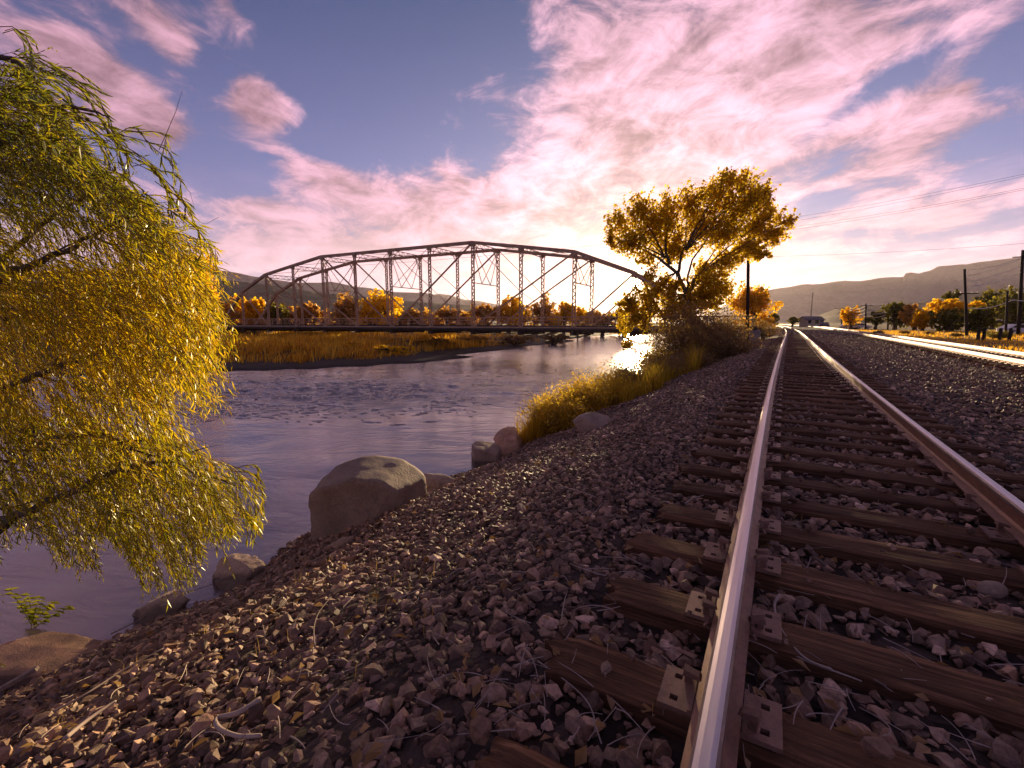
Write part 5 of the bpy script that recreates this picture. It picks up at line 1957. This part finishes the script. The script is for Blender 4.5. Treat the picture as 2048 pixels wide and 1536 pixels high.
    whips = [[(20, 120), (70, 130), (140, 170), (190, 215), (225, 255), (243, 300), (245, 360)], [(0, 110), (40, 128), (95, 135), (150, 150), (200, 185)], [(0, 60), (25, 58), (45, 85), (60, 130)], [(235, 262), (275, 268), (315, 288), (338, 322), (350, 362)], [(150, 240), (205, 258), (248, 290)], [(60, 190), (120, 205), (180, 245), (212, 290), (222, 340)],
             [(270, 330), (310, 345), (335, 390), (340, 450)], [(240, 300), (290, 318), (330, 360), (352, 400)], [(330, 410), (375, 432), (400, 470), (392, 520)], [(340, 460), (390, 480), (424, 500), (418, 540)], [(320, 380), (360, 400), (380, 440)], [(470, 940), (500, 948), (512, 990), (518, 1060)], [(480, 1000), (505, 1040), (500, 1090)], [(0, 240), (60, 262), (110, 300)], [(0, 165), (70, 160), (120, 185), (150, 230)], [(90, 330), (170, 335), (240, 360), (280, 410)]]
    for wi, wp in enumerate(whips):
        for rep in range(3):
            zz = 3.25 + r.uniform(-.25, .5)
            P3 = [np.array(W(x + r.normal() * 10, y + r.normal() * 10, zz)) for (x, y) in wp]
            pts = []
            for i in range(len(P3) - 1):
                p0 = P3[max(i - 1, 0)]; p1 = P3[i]; p2 = P3[i + 1]; p3 = P3[min(i + 2, len(P3) - 1)]
                m = max(3, int(np.linalg.norm(p2 - p1) / 0.022))
                for t in np.linspace(0, 1, m)[:-1]:
                    pts.append(0.5 * ((2 * p1) + (-p0 + p2) * t + (2 * p0 - 5 * p1 + 4 * p2 - p3) * t ** 2 + (-p0 + 3 * p1 - 3 * p2 + p3) * t ** 3))
            pts = np.array(pts)
            SV.tube([pts[i] for i in range(0, len(pts), 3)], 0.003, 4, cap=False)
            tn = np.gradient(pts, axis=0); tn /= np.linalg.norm(tn, axis=1)[:, None]
            for i in range(3, len(pts)):
                sd = rand_dirs(r, 1)[0]
                d = tn[i] * 0.8 + sd * 0.35 + np.array(RT) * 0.25 + np.array([0, 0, -0.35])
                d /= np.linalg.norm(d)
                ln = r.uniform(0.07, 0.115)
                C.append(pts[i] + d * ln * 0.5); D.append(d); Nn.append(rand_dirs(r, 1)[0]); Ln.append(ln); Rn.append(0.45 + 0.12 * r.normal())
    C = np.array(C); D = np.array(D); Nn = np.array(Nn); Ln = np.array(Ln); Rn = np.array(Rn)
    u, v, _ = proj(C)
    # light and shade put into leaf colour: darker green top, brighter yellow middle
    Rn = Rn + np.interp(v, [50, 400, 560, 760, 900, 1150], [-0.42, -0.26, 0.16, 0.16, -0.04, -0.14])
    emit(leaves_mesh('crown', C, D, Nn, Ln, Ln * 0.13, M['willow'], np.clip(Rn, 0, 1), root, fold=0.15))
    emit(SV.build('strand', M['yellowtwig'], root))
    print('willow leaves', len(C))


make_willow()


# the thin fishing-rod like bare whip standing out of the willow
mb = MB()
mb.tube([W(318, 300, 3.6), W(335, 262, 3.6), W(352, 222, 3.6), W(365, 180, 3.6)], [0.003, 0.0025, 0.002, 0.001], 4)
mb.tube([W(335, 305, 3.6), W(352, 325, 3.6), W(356, 352, 3.6), W(350, 372, 3.6)], 0.0014, 4)
mb.tube([W(360, 360, 3.6), W(380, 385, 3.6), W(388, 412, 3.6), W(384, 440, 3.6), W(412, 448, 3.6), W(438, 434, 3.6)], 0.0013, 4)
o = mb.build('bare_twig', M['bark'])
o.parent = bpy.data.objects['willow_tree']
o.matrix_parent_inverse = Matrix.Translation(-Vector(bpy.data.objects['willow_tree'].location))


# leafy sprig in the lower left
def make_sprig():
    foot = B(70, 1250)
    root = empty('leafy_sprig', foot)
    tag(root, 'small yellow green leafy sprig behind the flat brown rock', 'plant')
    r = np.random.default_rng(6)
    mb = MB()
    C, D, Nn = [], [], []
    for (a, b) in ((20, 1180), (55, 1190), (80, 1195), (105, 1205), (140, 1215), (40, 1205)):
        e = W(a, b, (foot - EYE).dot(FW) - r.uniform(0, .1)) - foot
        s = Vector((r.uniform(-.05, .05), r.uniform(-.05, .05), -0.05))
        pts = bez(s, s.lerp(e, .5) + Vector((0, 0, 0.06)), e, 9)
        mb.tube(pts, list(np.linspace(0.004, 0.0015, 9)), 5)
        for i in range(2, 9):
            for sg in (-1, 1):
                d = np.array(RT) * sg + np.array([0, 0, r.uniform(-.3, .3)]) + np.array(FW) * r.uniform(-.4, .4)
                C.append(pts[i] + d * 0.03); D.append(d); Nn.append(np.array([0, 0, 1.0]) + rand_dirs(r, 1)[0] * .5)
    mb.build('stem', M['bark'], root)
    m = len(C)
    leaves_mesh('foliage', np.array(C), np.array(D), np.array(Nn), r.uniform(.09, .13, m), r.uniform(.04, .055, m), M['fern'], r.random(m), root)


make_sprig()


# ------------------------------------------------------------------ poles, wires, building
def pole(label, x, ytop, ybase, Z, rad, arms=(), lean=0.0, group=None, zbase=None):
    f = W(x, ybase, Z)
    f.z = land_z(f.x, f.y) if zbase is None else zbase
    top = W(x + lean, ytop, Z)
    root = empty('utility_pole', f)
    tag(root, label, 'utility pole', group)
    mb = MB()
    h = top - f
    mb.tube([(0, 0, -0.4), tuple(h * 0.5), tuple(h)], [rad, rad * 0.9, rad * 0.75], 10)
    mb.build('pole', M['pole'], root, True)
    for (dz, half) in arms:
        mb = MB()
        c = h * dz
        ad = Vector((1, 0, 0))
        mb.bar(c - ad * half + Vector((0, -rad - 0.04, 0)), c + ad * half + Vector((0, -rad - 0.04, 0)), 0.10, 0.12)
        mb.build('crossarm', M['pole'], root)
        for s in (-0.9, -0.45, 0.45, 0.9):
            mb = MB()
            p = c + ad * half * s + Vector((0, -rad - 0.04, 0.06))
            mb.tube([p, p + Vector((0, 0, 0.06)), p + Vector((0, 0, 0.14))], [0.03, 0.045, 0.02], 6)
            mb.build('insulator', M['wire'], root)
    return root


def wire(label, pts, rad, mat, group=None, sag=0.0, n=14):
    P3 = [Vector(p) for p in pts]
    dense = []
    for a, b in zip(P3[:-1], P3[1:]):
        for t in np.linspace(0, 1, n)[:-1]:
            q = a.lerp(b, t)
            q.z -= sag * 4 * t * (1 - t)
            dense.append(q)
    dense.append(P3[-1])
    mb = MB()
    mb.tube(dense, rad, 5)
    o = mb.build('overhead_wire', mat)
    tag(o, label, 'wire', group)
    return o


pole('bare dark pole standing beside the big cottonwood', 1497, 478, 660, 34.0, 0.13)
pole('dark wire pole with a small crossarm at the edge of the dry field', 1937, 538, 652, 56.0, 0.16, ((0.64, 1.1),), -8)
pole('tall dark wire pole at the right edge of the photo', 2040, 500, 648, 60.0, 0.20, ((0.92, 1.0),), 6)
pole('short dark pole left of the tall pole at the right edge', 2015, 582, 648, 58.0, 0.14)
pole('distant wire pole with crossarm farthest left in the row', 1684, 615, 648, 120.0, 0.16, ((0.95, 1.6),), group='distant wire poles')
pole('distant wire pole in the middle of the row', 1732, 607, 650, 100.0, 0.16, ((0.92, 1.2),), group='distant wire poles')
pole('distant wire pole in front of the dark olive tree', 1777, 605, 648, 104.0, 0.16, ((0.92, 1.2),), group='distant wire poles')
for i, (a, b) in enumerate([(540, 517), (551, 517), (563, 531), (574, 544)]):
    wire(['topmost', 'second', 'third', 'lowest'][i] + ' of four sunlit wires between the two right hand poles', [W(1938, a, 56.0), W(2042, b, 60.0), W(2230, b - 35, 66.0)], 0.034, M['wire'], 'wires at the right edge', 0.25)
wire('thick sunlit cable sagging low between the right hand poles', [W(1933, 616, 56.0), W(2025, 600, 59.0), W(2200, 592, 66.0)], 0.05, M['wire'], 'wires at the right edge', 0.45)
for i, dy in enumerate((0, 7, 14, 21)):
    wire(['top', 'second', 'third', 'bottom'][i] + ' of the distant sagging wires left of the dark olive tree', [W(1700, 615 + dy * 0.7, 118), W(1732, 611 + dy, 100.0), W(1777, 606 + dy, 104.0)], 0.05, M['wire'], 'distant wires', 0.6)
hi = [((1500, 447), (2100, 337)), ((1500, 455), (2100, 341)), ((1500, 464), (2100, 366)), ((1500, 470), (2100, 369)), ((1440, 514), (2100, 483))]
for i, (a, b) in enumerate(hi):
    wire(['uppermost', 'second', 'third', 'fourth', 'lowest'][i] + ' dark wire crossing the sky right of the cottonwood', [W(a[0], a[1], 75), W(b[0], b[1], 50)], 0.013, M['darkwire'], 'dark wires across the sky', 0.4)
wire('thin dark wire crossing the sky above the bridge', [W(560, 538, 92), W(1230, 486, 66), W(1500, 478, 34)], 0.018, M['darkwire'], 'dark wires across the sky', 0.5)

M['wall'] = mat_basic('pale_shed_wall', (0.42, 0.33, 0.24), (0.55, 0.44, 0.32), 2, 0.8, 0, 0.05)
M['roof'] = mat_basic('dark_shed_roof', (0.14, 0.12, 0.11), (0.22, 0.19, 0.17), 2, 0.8, 0, 0.1)
M['glass'] = mat_basic('dark_glass', (0.02, 0.02, 0.025), (0.03, 0.03, 0.035), 2, 0.1, 0, 0.0, spec=0.6)
M['white'] = mat_basic('white_paint', (0.62, 0.60, 0.58), (0.72, 0.70, 0.68), 3, 0.35, 0, 0.0, spec=0.5)
M['tyre'] = mat_basic('tyre_rubber', (0.015, 0.015, 0.015), (0.03, 0.03, 0.03), 3, 0.9, 0, 0.0)


def house(label, px, ybase, Z, w, d, h, rise, rz, nm='shed'):
    f = W(px, ybase, Z)
    f.z = land_z(f.x, f.y)
    root = empty(nm, f, rz)
    tag(root, label, 'building')
    mb = MB()
    mb.add([(-w/2, -d/2, -.2), (w/2, -d/2, -.2), (w/2, d/2, -.2), (-w/2, d/2, -.2), (-w/2, -d/2, h), (w/2, -d/2, h), (w/2, d/2, h), (-w/2, d/2, h), (-w/2, 0, h + rise), (w/2, 0, h + rise)],
           [(0, 1, 5, 4), (2, 3, 7, 6), (1, 2, 6, 9, 5), (3, 0, 4, 8, 7)])
    mb.build('wall', M['wall'], root)
    mb = MB()
    for s in (-1, 1):
        a, b = Vector((-w/2 - .4, s * (d/2 + .5), h - .5 * rise / (d/2) + 0.03)), Vector((w/2 + .4, s * (d/2 + .5), h - .5 * rise / (d/2) + 0.03))
        c, e = Vector((w/2 + .4, 0, h + rise + 0.03)), Vector((-w/2 - .4, 0, h + rise + 0.03))
        up = Vector((0, 0, 0.12))
        mb.add([a, b, c, e, a + up, b + up, c + up, e + up], [(3, 2, 1, 0), (4, 5, 6, 7), (0, 1, 5, 4), (1, 2, 6, 5), (2, 3, 7, 6), (3, 0, 4, 7)])
    rf = mb.build('roof', M['roof'], root)
    for x in (-w * .3, w * .12):
        mb = MB(); mb.box((x - .5, -d/2 - .04, 1.0), (x + .5, -d/2 + .02, 2.1)); wn = mb.build('window', M['glass'], root)
        mb = MB(); mb.box((x - .6, -d/2 - .07, .9), (x + .6, -d/2 - .045, 0.98)); mb.build('sill', M['white'], wn)
    mb = MB(); mb.box((w * .32, -d/2 - .05, 0), (w * .32 + 1.0, -d/2 + .02, 2.1)); mb.build('door', M['roof'], root)
    return root


house('low pale trackside building with a dark gable roof', 1622, 648, 150, 5.2, 4.2, 2.3, 0.9, R(25))
# radio mast
f = W(1621, 640, 160); f.z = land_z(f.x, f.y)
t_ = W(1621, 585, 160)
root = empty('radio_mast', f)
tag(root, 'thin radio mast rising behind the low trackside building', 'mast')
mb = MB()
hh_ = t_.z - f.z
for k in range(3):
    a = k * 2.094
    mb.tube([(math.cos(a) * .22, math.sin(a) * .22, 0), (math.cos(a) * .08, math.sin(a) * .08, hh_)], 0.05, 4)
z = 0.0; j = 0
while z < hh_ - 0.6:
    a = j * 2.094
    mb.bar((math.cos(a) * .2, math.sin(a) * .2, z), (math.cos(a + 2.094) * .2, math.sin(a + 2.094) * .2, z + .6), .03, .03)
    z += .6; j += 1
mb.build('lattice', M['pole'], root)


def vehicle(label, px, ybase, Z, rz, nm='parked_car', truck=False, colour='white'):
    f = W(px, ybase, Z)
    f.z = land_z(f.x, f.y)
    root = empty(nm, f, rz)
    tag(root, label, 'car')
    L_, wd = 4.5, 0.88
    prof = [(-2.25, .35), (2.2, .35), (2.25, .75), (1.25, .92), (.65, 1.42), (-1.3, 1.46), (-2.0, .98), (-2.25, .9)]
    mb = MB()
    vs = [(x, -wd, z) for x, z in prof] + [(x, wd, z) for x, z in prof]
    n = len(prof)
    mb.add(vs, [tuple(range(n)), tuple(range(2 * n - 1, n - 1, -1))] + [((i + 1) % n, i, n + i, n + (i + 1) % n) for i in range(n)])
    o = mb.build('body', M[colour], root)
    bv = o.modifiers.new('bevel', 'BEVEL'); bv.width = 0.08; bv.segments = 2
    for s in (-1, 1):
        mb = MB()
        y = s * (wd + .004)
        mb.add([(1.05, y, .95), (.58, y, 1.36), (-.3, y, 1.39), (-.3, y, .95)], [(0, 1, 2, 3)])
        mb.add([(-.4, y, .95), (-.4, y, 1.39), (-1.2, y, 1.39), (-1.75, y, 1.0)], [(0, 1, 2, 3)])
        mb.build('window', M['glass'], root)
    for x in (-1.4, 1.4):
        for s in (-1, 1):
            mb = MB()
            mb.tube([(x, s * wd * .80, .33), (x, s * (wd + .03), .33)], .33, 14)
            wl = mb.build('wheel', M['tyre'], root)
            mb = MB()
            mb.tube([(x, s * (wd + .02), .33), (x, s * (wd + .04), .33)], .19, 10)
            mb.build('rim', M['wire'], wl)


vehicle('white car parked under the tall pole at the right edge', 2044, 650, 62, R(20))
vehicle('white car parked left of the distant wire poles', 1702, 648, 118, R(10))
vehicle('pale car parked beside the other distant white car', 1722, 648, 122, R(5))
vehicle('dark car parked right of the low trackside building', 1650, 648, 128, R(80), colour='roof')

# low fence posts
for i, (x, lab) in enumerate([(1956, 'leftmost of the four low wooden posts by the farther track'), (1967, 'second from the left of the four low wooden posts'), (1999, 'third from the left of the four low wooden posts'), (2019, 'rightmost of the four low wooden posts by the farther track')]):
    f = W(x, 674, 40.0); f.z = land_z(f.x, f.y)
    root = empty('fence_post', f)
    tag(root, lab, 'post', 'low wooden posts')
    mb = MB()
    hgt = W(x, 656, 40.0).z - f.z
    mb.tube([(0, 0, -.3), (0.02, 0, hgt * .5), (0.01 * i, 0, hgt - 0.05), (0.01 * i, 0, hgt)], [.13, .125, .12, .06], 8)
    mb.build('post', M['pole'], root)

# ------------------------------------------------------------------ driftwood, twigs, litter
def stick(label, pts, rad, lift=0.03, mat=None, nm='stick', branch=None):
    P3 = []
    for (x, y) in pts:
        p = B(x, y)
        P3.append(p + Vector((0, 0, lift)))
    dense = []
    for i in range(len(P3) - 1):
        p0 = P3[max(i - 1, 0)]; p1 = P3[i]; p2 = P3[i + 1]; p3 = P3[min(i + 2, len(P3) - 1)]
        for t in np.linspace(0, 1, 6)[:-1]:
            dense.append(0.5 * ((2 * p1) + (-p0 + p2) * t + (2 * p0 - 5 * p1 + 4 * p2 - p3) * t ** 2 + (-p0 + 3 * p1 - 3 * p2 + p3) * t ** 3))
    dense.append(P3[-1])
    mb = MB()
    mb.tube(dense, list(np.linspace(rad, rad * 0.55, len(dense))), 6)
    o = mb.build(nm, mat or M['twig'], None, True)
    tag(o, label, 'stick')
    return o


stick('thick curved bleached stick hooked on the ballast at the bottom left', [(524, 1424), (478, 1452), (438, 1462), (440, 1482), (478, 1500), (524, 1500)], 0.013, 0.06)
stick('curved pale stick with a hooked end right of the near rail', [(1556, 1216), (1546, 1240), (1556, 1280), (1580, 1320), (1612, 1352), (1660, 1372)], 0.007, 0.07)
stick('thin straight pale stick crossing below the hooked stick beside the rail', [(1510, 1282), (1550, 1310), (1600, 1345), (1690, 1380), (1720, 1392)], 0.005, 0.06)
stick('long thin stick lying across ties toward the bottom right', [(1655, 1330), (1700, 1352), (1740, 1385), (1770, 1402)], 0.005, 0.06)
stick('long dry stalk lying up the slope toward the pitted sandstone rock', [(225, 1285), (300, 1245), (350, 1210), (420, 1185), (480, 1160), (560, 1145)], 0.006, 0.10)
stick('long dark stalk lying down the slope in the lower left', [(110, 1450), (170, 1418), (250, 1365), (330, 1320)], 0.007, 0.09)
stick('straight grey driftwood pole pointing at the bottom left corner', [(135, 1515), (175, 1480), (215, 1450), (236, 1436)], 0.011, 0.10)
stick('pale arched stalk on the ballast below the big boulder', [(632, 1330), (630, 1290), (640, 1255), (664, 1222)], 0.004, 0.10)
stick('curved pale stick in the middle of the ballast slope', [(1115, 985), (1140, 990), (1170, 1000), (1192, 1010)], 0.007, 0.06)
stick('short thick pale twig on the second near tie left of the rail', [(1370, 1020), (1385, 1010), (1410, 1002)], 0.007, 0.05)
stick('thin arched stalk curling beside the nearest tie end', [(1075, 1345), (1130, 1385), (1175, 1430), (1190, 1480), (1175, 1510)], 0.0035, 0.05)
stick('pale forked stalk on the ballast right of the hooked stick', [(1620, 1130), (1612, 1150), (1600, 1160)], 0.003, 0.04)
# sun bleached plank by the lower left corner
p = B(30, 1395)
mb = MB()
mb.bar(p + Vector((0, 0, .08)) - RT * .12, p + Vector((0, 0, .20)) + RT * .12 + FW * .1, 0.05, 0.03)
o = mb.build('driftwood_plank', M['twig'])
tag(o, 'splintered pale driftwood plank at the left edge below the flat rock', 'driftwood')


def litter():
    r = np.random.default_rng(55)
    mb = MB()
    n = 380
    u = r.uniform(20, 2030, n); v = r.uniform(900, 1520, n)
    ok = 0
    V3, F3, base = [], [], 0
    # twigs: find the ground quickly through a level guess and the land heights
    C = []
    for a, b in zip(u, v):
        if a < 1080 and b < 1536 - a * 0.42 - 250:
            continue
        z = -0.6 if a < 1000 else -0.05
        for it in range(5):
            g = G(a, b, z)
            z = max(land_z(g.x, g.y), ZW)
        if z <= ZW + 0.05 or g.length > 14:
            continue
        C.append((g.x, g.y, z))
    C = np.array(C)
    for c in C:
        L = r.uniform(0.04, 0.20) * (1.3 if c[0] < -2 else 1.0)
        a = r.uniform(0, 6.283)
        d = Vector((math.cos(a), math.sin(a), 0)) * L
        s = Vector(c) + Vector((0, 0, 0.05)) - d / 2
        e = s + d + Vector((0, 0, r.uniform(-.02, .05)))
        slope = land_z(e.x, e.y) - land_z(s.x, s.y)
        e.z += slope
        m = s.lerp(e, .5) + Vector((r.normal(), r.normal(), abs(r.normal()) * .5)) * L * 0.12
        rad = r.uniform(0.0012, 0.0032)
        mb.tube(bez(s, m, e, 6), list(np.linspace(rad, rad * .5, 6)), 4)
    o = mb.build('twig_litter', M['twig'])
    tag(o, 'scattered thin dry twigs littering the ballast', 'twigs', kind='stuff')
    # fallen leaves
    k = r.choice(len(C), 220)
    P = C[k] + r.normal(size=(220, 3)) * np.array([.2, .2, 0])
    P[:, 2] = land(P[:, 0], P[:, 1])[0] + 0.06
    D = rand_dirs(r, 220); D[:, 2] *= 0.3
    Nn = rand_dirs(r, 220) * 0.6 + np.array([0, 0, 1.0])
    ln = r.uniform(0.035, 0.075, 220)
    o = leaves_mesh('leaf_litter', P, D, Nn, ln, ln * 0.6, M['deadleaf'], r.random(220), fold=0.2)
    tag(o, 'scattered dead brown leaves on the ballast', 'leaves', kind='stuff')


litter()


def weeds():
    """thin dry weeds poking through the ballast"""
    r = np.random.default_rng(66)
    n = 130
    y = 0.6 + 15 * r.random(n) ** 1.4
    x = np.where(r.random(n) < 0.55, -1.0 - 4.8 * r.random(n), 0.05 + 2.0 * r.random(n))
    k = (x > near_shore(y) + 0.2) & (fbm(x * 0.8, y * 0.8, 2) > -0.05)
    c = np.stack([x[k], y[k]], 1)
    ft = tufts(c, 0.05, 7, 67)
    ft[:, 2] += 0.02
    h = r.uniform(0.05, 0.17, len(ft))
    o = blades('dry_weeds', None, ft, h, (0.1, 0, 0), M['brush'], 68, 0.0022, curl=0.7)
    tag(o, 'sparse dry weeds poking through the ballast', 'weeds', kind='stuff')


weeds()


# ------------------------------------------------------------------ hazy evening air
def make_haze():
    mb = MB()
    mb.box((-14000, -14000, -40), (14000, 14000, 800))
    m = bpy.data.materials.new('evening_haze')
    m.use_nodes = True
    N = NT(m.node_tree)
    v = N.new('ShaderNodeVolumePrincipled')
    v.inputs['Color'].default_value = c4(0.96, 0.86, 0.88)
    v.inputs['Density'].default_value = 0.000023
    v.inputs['Anisotropy'].default_value = 0.55
    o = N.new('ShaderNodeOutputMaterial')
    N.l.new(v.outputs[0], o.inputs['Volume'])
    h = mb.build('haze', m)
    tag(h, 'thin pinkish evening haze over the whole valley', 'haze', kind='stuff')


make_haze()
